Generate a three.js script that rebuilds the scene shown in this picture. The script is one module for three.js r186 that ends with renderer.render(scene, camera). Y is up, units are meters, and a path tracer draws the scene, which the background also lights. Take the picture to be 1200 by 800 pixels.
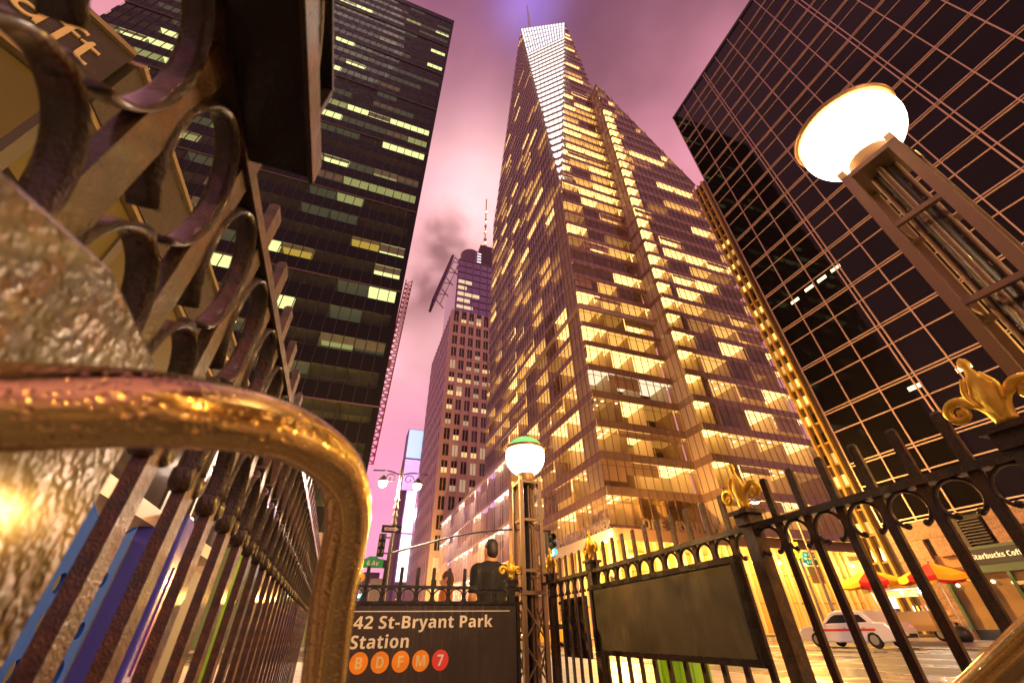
import * as THREE from 'three';
import { mergeGeometries } from 'three/addons/utils/BufferGeometryUtils.js';
import { FontLoader } from 'three/addons/loaders/FontLoader.js';
import { TextGeometry } from 'three/addons/geometries/TextGeometry.js';
import { MarchingCubes } from 'three/addons/objects/MarchingCubes.js';

// ------------------------------------------------------------------ camera
// x = north, y = up, -z = west along the cross street; the pavement is y = 0, the carriageway y = -0.15
const scene = new THREE.Scene();
const camera = new THREE.PerspectiveCamera(80.45, 1.5, 0.02, 3000);
camera.position.set(0, 0.75, 0);
const camRight = new THREE.Vector3(0.940113, -0.016056, 0.340484), camUp = new THREE.Vector3(-0.186709, 0.811453, 0.55379), camFwd = new THREE.Vector3(0.285178, 0.584197, -0.75986);
camera.quaternion.setFromRotationMatrix(new THREE.Matrix4().makeBasis(camRight, camUp, camFwd.clone().negate()));
camera.focus = 6; camera.userData.fStop = 5.6;
camera.updateMatrixWorld();

// ------------------------------------------------------------------ random numbers and noise
let seed = 7;
const rnd = () => { seed = (seed * 1664525 + 1013904223) >>> 0; return seed / 4294967296; };
const rr = (a, b) => a + (b - a) * rnd();
const hash = (x, y, s = 0) => { let h = (x * 374761393 + y * 668265263 + s * 982451653) | 0; h = Math.imul(h ^ (h >>> 13), 1274126177); return ((h ^ (h >>> 16)) >>> 0) / 4294967296; };
const sm = t => t * t * (3 - 2 * t), mix = (a, b, t) => a + (b - a) * t, clamp = (x, a = 0, b = 1) => Math.min(b, Math.max(a, x));
function vnoise(x, y, per, s) {
  const xi = Math.floor(x), yi = Math.floor(y), fx = sm(x - xi), fy = sm(y - yi), m = v => ((v % per) + per) % per;
  return mix(mix(hash(m(xi), m(yi), s), hash(m(xi + 1), m(yi), s), fx), mix(hash(m(xi), m(yi + 1), s), hash(m(xi + 1), m(yi + 1), s), fx), fy);
}
function fbm(u, v, per, oct, s = 0) { let a = 0, w = 0.5, t = 0; for (let o = 0; o < oct; o++) { a += w * vnoise(u * per, v * per, per, s + o); t += w; w *= 0.5; per *= 2; } return a / t; }
const n3 = (x, y, z, s) => { const xi = Math.floor(x), yi = Math.floor(y), zi = Math.floor(z), fx = sm(x - xi), fy = sm(y - yi), fz = sm(z - zi); const h = (a, b, c) => hash(xi + a + (zi + c) * 57, yi + b, s); return mix(mix(mix(h(0, 0, 0), h(1, 0, 0), fx), mix(h(0, 1, 0), h(1, 1, 0), fx), fy), mix(mix(h(0, 0, 1), h(1, 0, 1), fx), mix(h(0, 1, 1), h(1, 1, 1), fx), fy), fz); };
const fbm3 = (x, y, z, s) => { let a = 0, w = 0.5, f = 1; for (let o = 0; o < 5; o++) { a += w * n3(x * f, y * f, z * f, s + o * 11); w *= 0.5; f *= 2.03; } return a / 0.97; };

// ------------------------------------------------------------------ sky: city-lit cloud at night
{
  const W = 1024, H = 512, data = new Float32Array(W * H * 4);
  const dirs = { glow: [0.146, 0.818, -0.556], glow2: [0.03, 0.62, -0.78], low: [0.06, 0.2, -0.97], blue: [0.124, 0.969, -0.213], smoke: [0.087, 0.783, -0.617], smoke2: [0.038, 0.683, -0.73] };
  for (const k in dirs) { const d = dirs[k], l = Math.hypot(...d); dirs[k] = d.map(c => c / l); }
  const bump = (d, k, deg) => { const c = clamp(d[0] * dirs[k][0] + d[1] * dirs[k][1] + d[2] * dirs[k][2], -1, 1), a = Math.acos(c) * 57.2958 / deg; return Math.exp(-a * a); };
  for (let j = 0; j < H; j++) for (let i = 0; i < W; i++) {
    const el = ((j + 0.5) / H - 0.5) * Math.PI, az = ((i + 0.5) / W - 0.5) * 2 * Math.PI, d = [Math.cos(el) * Math.cos(az), Math.sin(el), Math.cos(el) * Math.sin(az)];
    const e = Math.max(0, el) / 1.5708, t = sm(clamp((e - 0.5) / 0.45));
    const wx = fbm3(d[0] * 2.2 + 1, d[1] * 2.2, d[2] * 2.2, 71) - 0.5, wy = fbm3(d[0] * 2.2 + 5, d[1] * 2.2, d[2] * 2.2 + 4, 73) - 0.5;
    const q = fbm3(d[0] * 3.1 + 9 + 1.6 * wx, d[1] * 4.5 + 3 + 1.6 * wy, d[2] * 3.1 + 5, 3), q2 = fbm3(d[0] * 5 + 2 + 2.4 * wy, d[1] * 7 + 2.4 * wx, d[2] * 5 + 7, 31);
    let c = [mix(0.68, 0.25, t), mix(0.27, 0.088, t), mix(0.33, 0.165, t)];
    const m = 0.62 + 0.72 * sm(clamp((q - 0.2) * 1.6)) + 0.16 * (q2 - 0.5); c = c.map(v => v * m);
    const g = (0.95 * bump(d, 'glow', 9) + 0.5 * bump(d, 'glow2', 12)) * (0.6 + 0.8 * q2), l = bump(d, 'low', 15), b = bump(d, 'blue', 3.6);
    const sk = clamp((1.1 * bump(d, 'smoke', 4) + bump(d, 'smoke2', 7)) * sm(clamp((q2 - 0.3) * 3)) * 1.15);
    c = [c[0] + 1.05 * g + 0.2 * l + 0.08 * b, c[1] + 0.66 * g + 0.05 * l + 0.10 * b, c[2] + 0.6 * g + 0.22 * l + 0.5 * b];
    c = [mix(c[0], 0.26, 0.85 * sk), mix(c[1], 0.10, 0.85 * sk), mix(c[2], 0.105, 0.85 * sk)];
    data.set([c[0], c[1], c[2], 1], (j * W + i) * 4);
  }
  const sky = new THREE.DataTexture(data, W, H, THREE.RGBAFormat, THREE.FloatType);
  sky.mapping = THREE.EquirectangularReflectionMapping; sky.minFilter = sky.magFilter = THREE.LinearFilter; sky.needsUpdate = true;
  scene.background = sky; scene.environment = sky; scene.environmentIntensity = 1;
}
// the moon behind the cloud: next to nothing at this hour
const moon = new THREE.DirectionalLight(0xffe9d8, 0.04);
moon.position.set(-30, 160, 60); moon.castShadow = true; moon.shadow.radius = 20;
Object.assign(moon.shadow.camera, { left: -150, right: 150, top: 150, bottom: -150, near: 1, far: 500 }); moon.shadow.mapSize.set(2048, 2048);
scene.add(moon);
const renderer = new THREE.WebGLRenderer({ antialias: true });
renderer.toneMapping = THREE.LinearToneMapping; renderer.toneMappingExposure = 1; renderer.shadowMap.enabled = true;

// ------------------------------------------------------------------ builders
const V = (x, y, z) => new THREE.Vector3(x, y, z);
class Q {                                           // collects quads and boxes, uv in metres
  constructor() { this.p = []; this.n = []; this.u = []; }
  tri(a, b, c, ua = [0, 0], ub = [1, 0], uc = [0, 1]) {
    const ax = b[0] - a[0], ay = b[1] - a[1], az = b[2] - a[2], bx = c[0] - a[0], by = c[1] - a[1], bz = c[2] - a[2];
    let nx = ay * bz - az * by, ny = az * bx - ax * bz, nz = ax * by - ay * bx; const l = Math.hypot(nx, ny, nz) || 1; nx /= l; ny /= l; nz /= l;
    this.p.push(...a, ...b, ...c); this.n.push(nx, ny, nz, nx, ny, nz, nx, ny, nz); this.u.push(...ua, ...ub, ...uc);
  }
  quad(a, b, c, d) {
    const w = Math.hypot(b[0] - a[0], b[1] - a[1], b[2] - a[2]), h = Math.hypot(d[0] - a[0], d[1] - a[1], d[2] - a[2]), o = a[0] * 0.37 + a[2] * 0.53, q = a[1] * 0.71;
    this.tri(a, b, c, [o, q], [o + w, q], [o + w, q + h]); this.tri(a, c, d, [o, q], [o + w, q + h], [o, q + h]); return this;
  }
  hexa(v) { const f = (a, b, c, d) => this.quad(v[a], v[b], v[c], v[d]); f(0, 1, 2, 3); f(5, 4, 7, 6); f(4, 0, 3, 7); f(1, 5, 6, 2); f(3, 2, 6, 7); f(4, 5, 1, 0); return this; }
  box(cx, cy, cz, sx, sy, sz, ry = 0) {
    const c = Math.cos(ry), s = Math.sin(ry), x = sx / 2, y = sy / 2, z = sz / 2, P = (a, b, d) => [cx + a * c + d * s, cy + b, cz - a * s + d * c];
    return this.hexa([P(-x, -y, z), P(x, -y, z), P(x, y, z), P(-x, y, z), P(-x, -y, -z), P(x, -y, -z), P(x, y, -z), P(-x, y, -z)]);
  }
  span(x0, x1, y0, y1, z0, z1) { return this.box((x0 + x1) / 2, (y0 + y1) / 2, (z0 + z1) / 2, Math.abs(x1 - x0), Math.abs(y1 - y0), Math.abs(z1 - z0)); }
  bar(a, b, w, h = w) {                             // a straight bar of rectangular section from a to b
    const A = V(...a), B = V(...b), d = B.clone().sub(A).normalize(), up = Math.abs(d.y) > 0.9 ? V(0, 0, 1) : V(0, 1, 0), s = d.clone().cross(up).normalize(), t = s.clone().cross(d), P = (o, i, j) => o.clone().addScaledVector(s, i * w / 2).addScaledVector(t, j * h / 2).toArray();
    return this.hexa([P(A, -1, -1), P(A, 1, -1), P(A, 1, 1), P(A, -1, 1), P(B, -1, -1), P(B, 1, -1), P(B, 1, 1), P(B, -1, 1)]);
  }
  get empty() { return !this.p.length; }
  geo() { const g = new THREE.BufferGeometry(); g.setAttribute('position', new THREE.Float32BufferAttribute(this.p, 3)); g.setAttribute('normal', new THREE.Float32BufferAttribute(this.n, 3)); g.setAttribute('uv', new THREE.Float32BufferAttribute(this.u, 2)); return g; }
}
const join = list => mergeGeometries(list.map(g => { const c = g.index ? g.toNonIndexed() : g.clone(); for (const k of Object.keys(c.attributes)) if (!['position', 'normal', 'uv'].includes(k)) c.deleteAttribute(k); c.morphAttributes = {}; return c; }));
const taken = {};
const numbered = n => { const k = taken[n] = (taken[n] ?? -1) + 1; return k ? `${n}_${String(k).padStart(3, '0')}` : n; };
function part(name, geo, mat, parent) { const m = new THREE.Mesh(geo instanceof Q ? geo.geo() : geo, mat); m.name = name; m.castShadow = m.receiveShadow = true; parent.add(m); return m; }
function stuff(name, geo, mat, parent) { const m = part(name, geo, mat, parent); m.userData.kind = 'stuff'; return m; }
function thing(name, label, category, [x, y, z] = [0, 0, 0], turn = 0, group) { const g = new THREE.Group(); g.name = numbered(name); g.position.set(x, y, z); g.rotation.y = turn; g.userData = { label, category }; if (group) g.userData.group = group; scene.add(g); return g; }
function solo(name, geo, mat, label, category, group) { const m = part(numbered(name), geo, mat, scene); m.userData = { label, category }; if (group) m.userData.group = group; return m; }
function setting(name, geo, mat) { const m = part(numbered(name), geo, mat, scene); m.userData.kind = 'structure'; return m; }
function sweep(pts, radii, seg = 8, flat = 1, closed = true) {   // round bar of changing thickness along points
  const P = pts.map(p => Array.isArray(p) ? V(...p) : p), n = P.length, pos = [], uv = [], idx = []; let up = null, run = 0;
  for (let i = 0; i < n; i++) {
    const d = P[Math.min(n - 1, i + 1)].clone().sub(P[Math.max(0, i - 1)]).normalize();
    if (!up) up = Math.abs(d.x) < 0.9 ? V(1, 0, 0) : V(0, 1, 0);
    const s = d.clone().cross(up).normalize(), t = s.clone().cross(d).normalize(); up = t; const r = Array.isArray(radii) ? radii[i] : radii;
    if (i) run += P[i].distanceTo(P[i - 1]);
    for (let k = 0; k <= seg; k++) { const a = k / seg * 2 * Math.PI, q = P[i].clone().addScaledVector(s, Math.cos(a) * r).addScaledVector(t, Math.sin(a) * r * flat); pos.push(q.x, q.y, q.z); uv.push(run, k / seg * 2 * Math.PI * r); }
  }
  for (let i = 0; i < n - 1; i++) for (let k = 0; k < seg; k++) { const a = i * (seg + 1) + k, b = a + seg + 1; idx.push(a, a + 1, b, b, a + 1, b + 1); }
  if (closed) for (const [i, f] of [[0, 1], [n - 1, 0]]) { const c = pos.length / 3; pos.push(P[i].x, P[i].y, P[i].z); uv.push(0, 0); for (let k = 0; k < seg; k++) { const a = i * (seg + 1) + k; f ? idx.push(c, a + 1, a) : idx.push(c, a, a + 1); } }
  const g = new THREE.BufferGeometry(); g.setAttribute('position', new THREE.Float32BufferAttribute(pos, 3)); g.setAttribute('uv', new THREE.Float32BufferAttribute(uv, 2)); g.setIndex(idx); g.computeVertexNormals(); return g;
}
const curve = (pts, n) => new THREE.CatmullRomCurve3(pts.map(p => V(...p))).getPoints(n);
const cyl = (r0, r1, h, x, y, z, seg = 16) => new THREE.CylinderGeometry(r0, r1, h, seg).translate(x, y, z);
const fonts = {}; for (const k of ['sans_bold', 'sans_regular', 'serif_bold']) fonts[k] = await new FontLoader().loadAsync(`fonts/droid/droid_${k}.typeface.json`);
function letters(str, size, depth, font = 'sans_bold', squeeze = 1) { const g = new TextGeometry(str, { font: fonts[font], size, depth, curveSegments: 6, bevelEnabled: false }); g.scale(squeeze, 1, 1); return g; }

// ------------------------------------------------------------------ materials
const col = (r, g, b) => new THREE.Color().setRGB(r, g, b);
function grain(size, fn, srgb = false) {
  const d = new Uint8Array(size * size * 4);
  for (let j = 0; j < size; j++) for (let i = 0; i < size; i++) { const v = fn(i / size, j / size); const a = Array.isArray(v) ? v : [v, v, v]; for (let k = 0; k < 3; k++) d[(j * size + i) * 4 + k] = clamp(a[k]) * 255; d[(j * size + i) * 4 + 3] = 255; }
  const t = new THREE.DataTexture(d, size, size); t.wrapS = t.wrapT = THREE.RepeatWrapping; t.magFilter = THREE.LinearFilter; t.minFilter = THREE.LinearMipmapLinearFilter; t.generateMipmaps = true; if (srgb) t.colorSpace = THREE.SRGBColorSpace; t.needsUpdate = true; return t;
}
const rep = (t, k, l = k) => { const c = t.clone(); c.repeat.set(k, l); c.needsUpdate = true; return c; };
const T = {
  cast: grain(512, (u, v) => 0.5 * fbm(u, v, 24, 3, 1) + 0.5 * Math.pow(fbm(u, v, 60, 2, 5), 2)),                              // lumpy layers of old paint
  drops: grain(512, (u, v) => { let m = 0; for (const per of [26, 54]) { const xi = Math.floor(u * per), yi = Math.floor(v * per); for (let a = -1; a < 2; a++) for (let b = -1; b < 2; b++) { const x = ((xi + a) % per + per) % per, y = ((yi + b) % per + per) % per; if (hash(x, y, per) < 0.55) continue; const r = 0.15 + 0.25 * hash(x, y, per + 3), dx = u * per - (xi + a) - 0.3 - 0.4 * hash(x, y, 5), dy = v * per - (yi + b) - 0.3 - 0.4 * hash(x, y, 9), q = (dx * dx + dy * dy) / (r * r); if (q < 1) m = Math.max(m, Math.sqrt(1 - q) * (26 / per)); } } return m * 0.9 + 0.1 * fbm(u, v, 40, 2, 2); }),
  patch: grain(512, (u, v) => 0.25 + 0.6 * fbm(u, v, 7, 6, 12)),
  rust: grain(512, (u, v) => { const a = fbm(u, v, 9, 6, 21), b = sm(clamp((a - 0.52) * 7)); const f = 0.7 + 0.6 * fbm(u, v, 60, 3, 4); return [mix(0.19, 0.27, b) * f, mix(0.155, 0.165, b) * f, mix(0.125, 0.09, b) * f]; }, true),
  granite: grain(512, (u, v) => { const a = fbm(u, v, 150, 2, 3), b = fbm(u, v, 12, 4, 8), s = a > 0.62 ? 0.14 : a < 0.36 ? -0.16 : 0; const k = 0.8 + 0.35 * b; return [(0.60 + s) * k, (0.47 + s) * k, (0.36 + s) * k]; }, true),
  asphalt: grain(512, (u, v) => { const a = fbm(u, v, 120, 2, 6), b = fbm(u, v, 6, 5, 9); const k = 0.22 + 0.12 * a + 0.10 * b; return [k, k * 0.98, k * 0.95]; }, true),
  puddle: grain(512, (u, v) => { const b = fbm(u, v, 5, 6, 14); return 0.16 + 0.5 * sm(clamp((b - 0.38) * 4)); }),
  streak: grain(256, (u, v) => 0.35 + 0.5 * fbm(u * 1, v * 0.08, 48, 4, 17)),
  scratch: grain(512, (u, v) => { const a = fbm(u, v, 5, 6, 41), s = 0.06 * sm(clamp((fbm(u * 1, v * 0.25, 24, 3, 77) - 0.6) * 8)); const k = 0.11 + 0.4 * a * a + s; return [k, k * 0.93, k * 0.84]; }, true),
};
const std = (c, rough, metal = 0, extra = {}) => new THREE.MeshStandardMaterial({ color: col(...c), roughness: rough, metalness: metal, ...extra });
const phys = (c, rough, metal, extra) => new THREE.MeshPhysicalMaterial({ color: col(...c), roughness: rough, metalness: metal, ...extra });
const glow = (c, k, base = [0.5, 0.5, 0.5]) => new THREE.MeshStandardMaterial({ color: col(...base), roughness: 0.6, emissive: col(...c), emissiveIntensity: k });
const pane = (c, ior = 1.52, spec = 1, rough = 0.01) => new THREE.MeshPhysicalMaterial({ color: col(...c), roughness: rough, transmission: 1, thickness: 0, ior, specularIntensity: spec });
const M = {
  iron: phys([1, 0.86, 0.68], 1, 0.1, { map: rep(T.rust, 2.3), roughnessMap: rep(T.patch, 6), bumpMap: rep(T.cast, 9), bumpScale: 0.002, specularIntensity: 0.8, clearcoat: 0.6, clearcoatRoughness: 0.12 }),
  ironDark: phys([0.022, 0.019, 0.017], 0.5, 0.1, { roughnessMap: rep(T.patch, 3), bumpMap: rep(T.cast, 5), bumpScale: 0.0008, specularIntensity: 0.5, clearcoat: 0.2, clearcoatRoughness: 0.25 }),
  panel: std([1, 1, 1], 1, 0.2, { map: rep(T.scratch, 0.9), roughnessMap: rep(T.patch, 1.2) }),
  signPanel: std([0.05, 0.038, 0.028], 0.42, 0, { roughnessMap: rep(T.streak, 1) }),
  brass: phys([0.9, 0.62, 0.27], 0.3, 1, { bumpMap: rep(T.drops, 6), bumpScale: 0.0007, roughnessMap: rep(T.patch, 4) }),
  brassWorn: phys([0.75, 0.5, 0.22], 0.36, 1, { roughnessMap: rep(T.patch, 2), bumpMap: rep(T.drops, 5), bumpScale: 0.0003 }),
  gold: phys([0.85, 0.56, 0.07], 0.28, 0.85, { bumpMap: rep(T.cast, 12), bumpScale: 0.0008 }),
  cream: std([0.88, 0.82, 0.64], 0.5), white: std([0.8, 0.8, 0.78], 0.5), black: std([0.012, 0.012, 0.013], 0.45), rubber: std([0.02, 0.02, 0.02], 0.8),
  steel: std([0.55, 0.55, 0.56], 0.3, 1), chrome: std([0.8, 0.8, 0.8], 0.12, 1),
};

// ------------------------------------------------------------------ ground
const asphaltM = std([1, 1, 1], 1, 0, { map: rep(T.asphalt, 0.35), roughnessMap: rep(T.puddle, 0.11), bumpMap: rep(T.asphalt, 0.8), bumpScale: 0.006 });
const paveM = std([0.32, 0.3, 0.28], 0.7, 0, { roughnessMap: rep(T.patch, 0.3), bumpMap: rep(T.asphalt, 1), bumpScale: 0.003 });
const kerbM = std([0.4, 0.38, 0.35], 0.6, 0, { roughnessMap: rep(T.patch, 0.7) });
setting('road', new Q().quad([-600, -0.15, 500], [600, -0.15, 500], [600, -0.15, -700], [-600, -0.15, -700]), asphaltM);
{
  const blocks = [[-90, 8, -20, 120], [28.3, 200, -22, 120], [28.3, 200, -300, -44], [-90, 4.2, -300, -44]];
  const q = new Q(), k = new Q();
  blocks.forEach(([x0, x1, z0, z1], i) => {
    if (i) q.span(x0 + 0.2, x1 - 0.2, -0.3, 0, z0 + 0.2, z1 - 0.2);
    else { q.span(x0 + 0.2, -0.34, -0.3, 0, z0 + 0.2, z1); q.span(1.76, x1 - 0.2, -0.3, 0, z0 + 0.2, z1); q.span(-0.34, 1.76, -0.3, 0, z0 + 0.2, -4.05); q.span(-0.34, 1.76, -0.3, 0, 1.5, z1); }
    k.span(x0, x1, -0.3, 0.004, z0, z0 + 0.2); k.span(x0, x1, -0.3, 0.004, z1 - 0.2, z1); k.span(x0, x0 + 0.2, -0.3, 0.003, z0 + 0.2, z1 - 0.2); k.span(x1 - 0.2, x1, -0.3, 0.003, z0 + 0.2, z1 - 0.2);
  });
  setting('pavement', q, paveM); setting('kerb', k, kerbM);
  const s = new Q(); s.span(-0.34, -0.14, -3.2, 0.1, -4.05, 1.5); s.span(1.4, 1.76, -3.2, 0.1, -4.05, 1.5); s.span(-0.14, 1.4, -3.2, 0.1, -4.05, -3.6); s.span(-0.14, 1.4, -3.3, -3.2, -3.6, 1.5);
  const st = setting('stairwell', s, paveM);
  for (let i = 0; i < 10; i++) part('stair_tread', new Q().span(-0.138, 1.398, -3.19, -0.17 * (i + 1) - 0.1, 1.2 - 0.29 * (i + 1), 1.2 - 0.29 * i), kerbM, st);
  const mk = new Q(), y = -0.146;
  for (let i = 0; i < 9; i++) mk.span(8.6 + i * 2.15, 9.35 + i * 2.15, y - 0.002, y, -24, -20.6);      // crossing over the cross street
  for (let i = 0; i < 9; i++) mk.span(10.6, 13.6, y - 0.002, y, -42.8 + i * 2.2, -42.1 + i * 2.2);
  for (const x of [14.6, 21.4]) for (let i = 0; i < 12; i++) mk.span(x, x + 0.13, y - 0.002, y, -17 + i * 6, -14 + i * 6);
  for (let i = 0; i < 8; i++) mk.span(-4 - i * 6, -7 - i * 6, y - 0.002, y, -33.1, -32.97);
  mk.span(17.9, 18.05, y - 0.002, y, -18, 80); mk.span(17.6, 17.75, y - 0.002, y, -18, 80);
  setting('road_markings', mk, std([0.62, 0.58, 0.5], 0.5, 0, { roughnessMap: rep(T.patch, 0.5) }));
}

// ------------------------------------------------------------------ curtain walls
const planeCache = {};
// L(y), R(y): the face's left and right edge seen from outside, as [x, z]; n: outward normal [x, z]
function facade(par, o) {
  const { L, R, n, floors, pitch, e: eps = 0, depth = 5, run = 4, tone, single = () => false, m } = o;
  const a0 = L(floors[0][0]), b0 = R(floors[0][0]), len = Math.hypot(b0[0] - a0[0], b0[1] - a0[1]) || 1;
  let dir = o.dir ?? [(b0[0] - a0[0]) / len, (b0[1] - a0[1]) / len];
  const U = p => p[0] * dir[0] + p[1] * dir[1], ua = y => U(L(y)), ub = y => U(R(y));
  const P = (u, y, d = 0) => { const l = L(y), k = u - U(l); return [l[0] + dir[0] * k - n[0] * d, y, l[1] + dir[1] * k - n[1] * d]; };
  const sp = new Q(), dark = new Q(), back = new Q(), wall = new Q(), mul = new Q(), gl = new Q(), lit = {};
  floors.forEach(([yb, fh, sh], k) => {
    const ya = yb + sh, yc = yb + fh;
    if (ub(yb) - ua(yb) < 0.3) return;
    sp.quad(P(ua(yb), yb, -0.03), P(ub(yb), yb, -0.03), P(ub(ya), ya, -0.03), P(ua(ya), ya, -0.03));
    dark.quad(P(ua(yb), yb, -0.03), P(ub(yb), yb, -0.03), P(ub(yb), yb, 0.3), P(ua(yb), yb, 0.3));
    dark.quad(P(ua(ya), ya - eps, -0.03), P(ub(ya), ya - eps, -0.03), P(ub(ya), ya - eps, depth), P(ua(ya), ya - eps, depth));
    back.quad(P(ua(ya), ya, depth), P(ub(ya), ya, depth), P(ub(yc), yc, depth), P(ua(yc), yc, depth));
    const j0 = Math.floor(ua(yb) / pitch + 1e-6), j1 = Math.ceil(ub(yb) / pitch - 1e-6), g = 0.03;
    for (let j = j0; j < j1; j++) {
      const q = (v, y) => clamp(v * pitch, ua(y), ub(y)), A = q(j, ya) , B = q(j + 1, ya), C = q(j + 1, yc), D = q(j, yc);
      if (B - A < 0.05 && C - D < 0.05) continue;
      const full = B - A > pitch - 1e-3 && C - D > pitch - 1e-3;
      if (full && single(k, j, yb)) {
        const key = `${pitch}_${fh - sh}`; planeCache[key] ??= new THREE.PlaneGeometry(pitch - 0.03, fh - sh - 0.03);
        const w = part('window_pane', planeCache[key], m.glass, par), c = P((j + 0.5) * pitch, (ya + yc) / 2, g); w.position.set(...c); w.rotation.y = Math.atan2(n[0], n[1]);
      } else gl.quad(P(A, ya, g), P(B, ya, g), P(C, yc, g), P(D, yc, g));
      if (j > j0 && o.mull !== 0 && (A > ua(ya) + 0.01 || full)) {
        const u = j * pitch, w = o.mull ?? 0.07, e = o.proud ?? 0.12, F = (i, y, d) => P(u + i * w / 2, y, d);
        mul.hexa([F(-1, yb, -e), F(1, yb, -e), F(1, yc, -e), F(-1, yc, -e), F(-1, yb, 0.02), F(1, yb, 0.02), F(1, yc, 0.02), F(-1, yc, 0.02)]);
      }
    }
    if (o.transom) { const y = yc - o.transom, F = (u, yy, d) => P(u, yy, d); mul.hexa([F(ua(y), y, -0.05), F(ub(y), y, -0.05), F(ub(y), y + 0.06, -0.05), F(ua(y), y + 0.06, -0.05), F(ua(y), y, 0.02), F(ub(y), y, 0.02), F(ub(y), y + 0.06, 0.02), F(ua(y), y + 0.06, 0.02)]); }
    for (let r = Math.floor(j0 / run); r * run < j1; r++) {
      const c = v => clamp(v * run * pitch, ua(yc), ub(yc)), A = c(r), B = c(r + 1); if (B - A < 0.05) continue;
      const t = tone(k, r, yb, (A + B) / 2), y = yc - 0.02 - eps, target = t ? (lit[t] ??= new Q()) : dark;
      target.quad(P(A, y, 0.12), P(B, y, 0.12), P(B, y, depth), P(A, y, depth));
      wall.quad(P(A, ya, 0.4), P(A, ya, depth), P(A, yc, depth), P(A, yc, 0.4));
      if ((t === 'hi' || t === 'mid') && o.fixtures?.(yb) && B - A > 2) for (let f = 0.9; f < depth - 0.5; f += 1.6) for (let s = 0.2; s < 1; s += 0.4) { const u = mix(A, B, s + 0.0); const p = P(u, y - 0.05, f); mulLamp(lit, o, p); }
      if (o.blinds && t && hash(k, r, 91) < o.blinds) { const h = (yc - ya) * (0.2 + 0.6 * hash(k, r, 17)), yy = yc - h; (lit['blind'] ??= new Q()).quad(P(A, yy, 0.16), P(B, yy, 0.16), P(B, yc, 0.16), P(A, yc, 0.16)); }
    }
  });
  function mulLamp(l, oo, p) { (l.lamp ??= new Q()).box(p[0], p[1], p[2], 0.35, 0.04, 0.35); }
  stuff('spandrels', sp, m.spandrel, par); stuff('floor_slabs', dark, m.dark, par); stuff('room_back_walls', back, m.wall, par); stuff('partitions', wall, m.wall, par);
  if (!mul.empty) stuff('mullions', mul, m.mullion, par); if (!gl.empty) stuff('window_panes', gl, m.glass, par);
  for (const t in lit) stuff(t === 'blind' ? 'window_blinds' : t === 'lamp' ? 'ceiling_lamps' : 'lit_ceilings', lit[t], m[t], par);
}
const line = (...pts) => y => { for (let i = 0; i < pts.length - 1; i++) { const [y0, ...a] = pts[i], [y1, ...b] = pts[i + 1]; if (y <= y1 || i === pts.length - 2) { const t = clamp((y - y0) / (y1 - y0)); return a.map((v, k) => mix(v, b[k], t)); } } };
const levels = (...runs) => { const f = []; for (const [y0, n, h, s] of runs) for (let i = 0; i < n; i++) f.push([y0 + i * h, h, s]); return f; };

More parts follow.
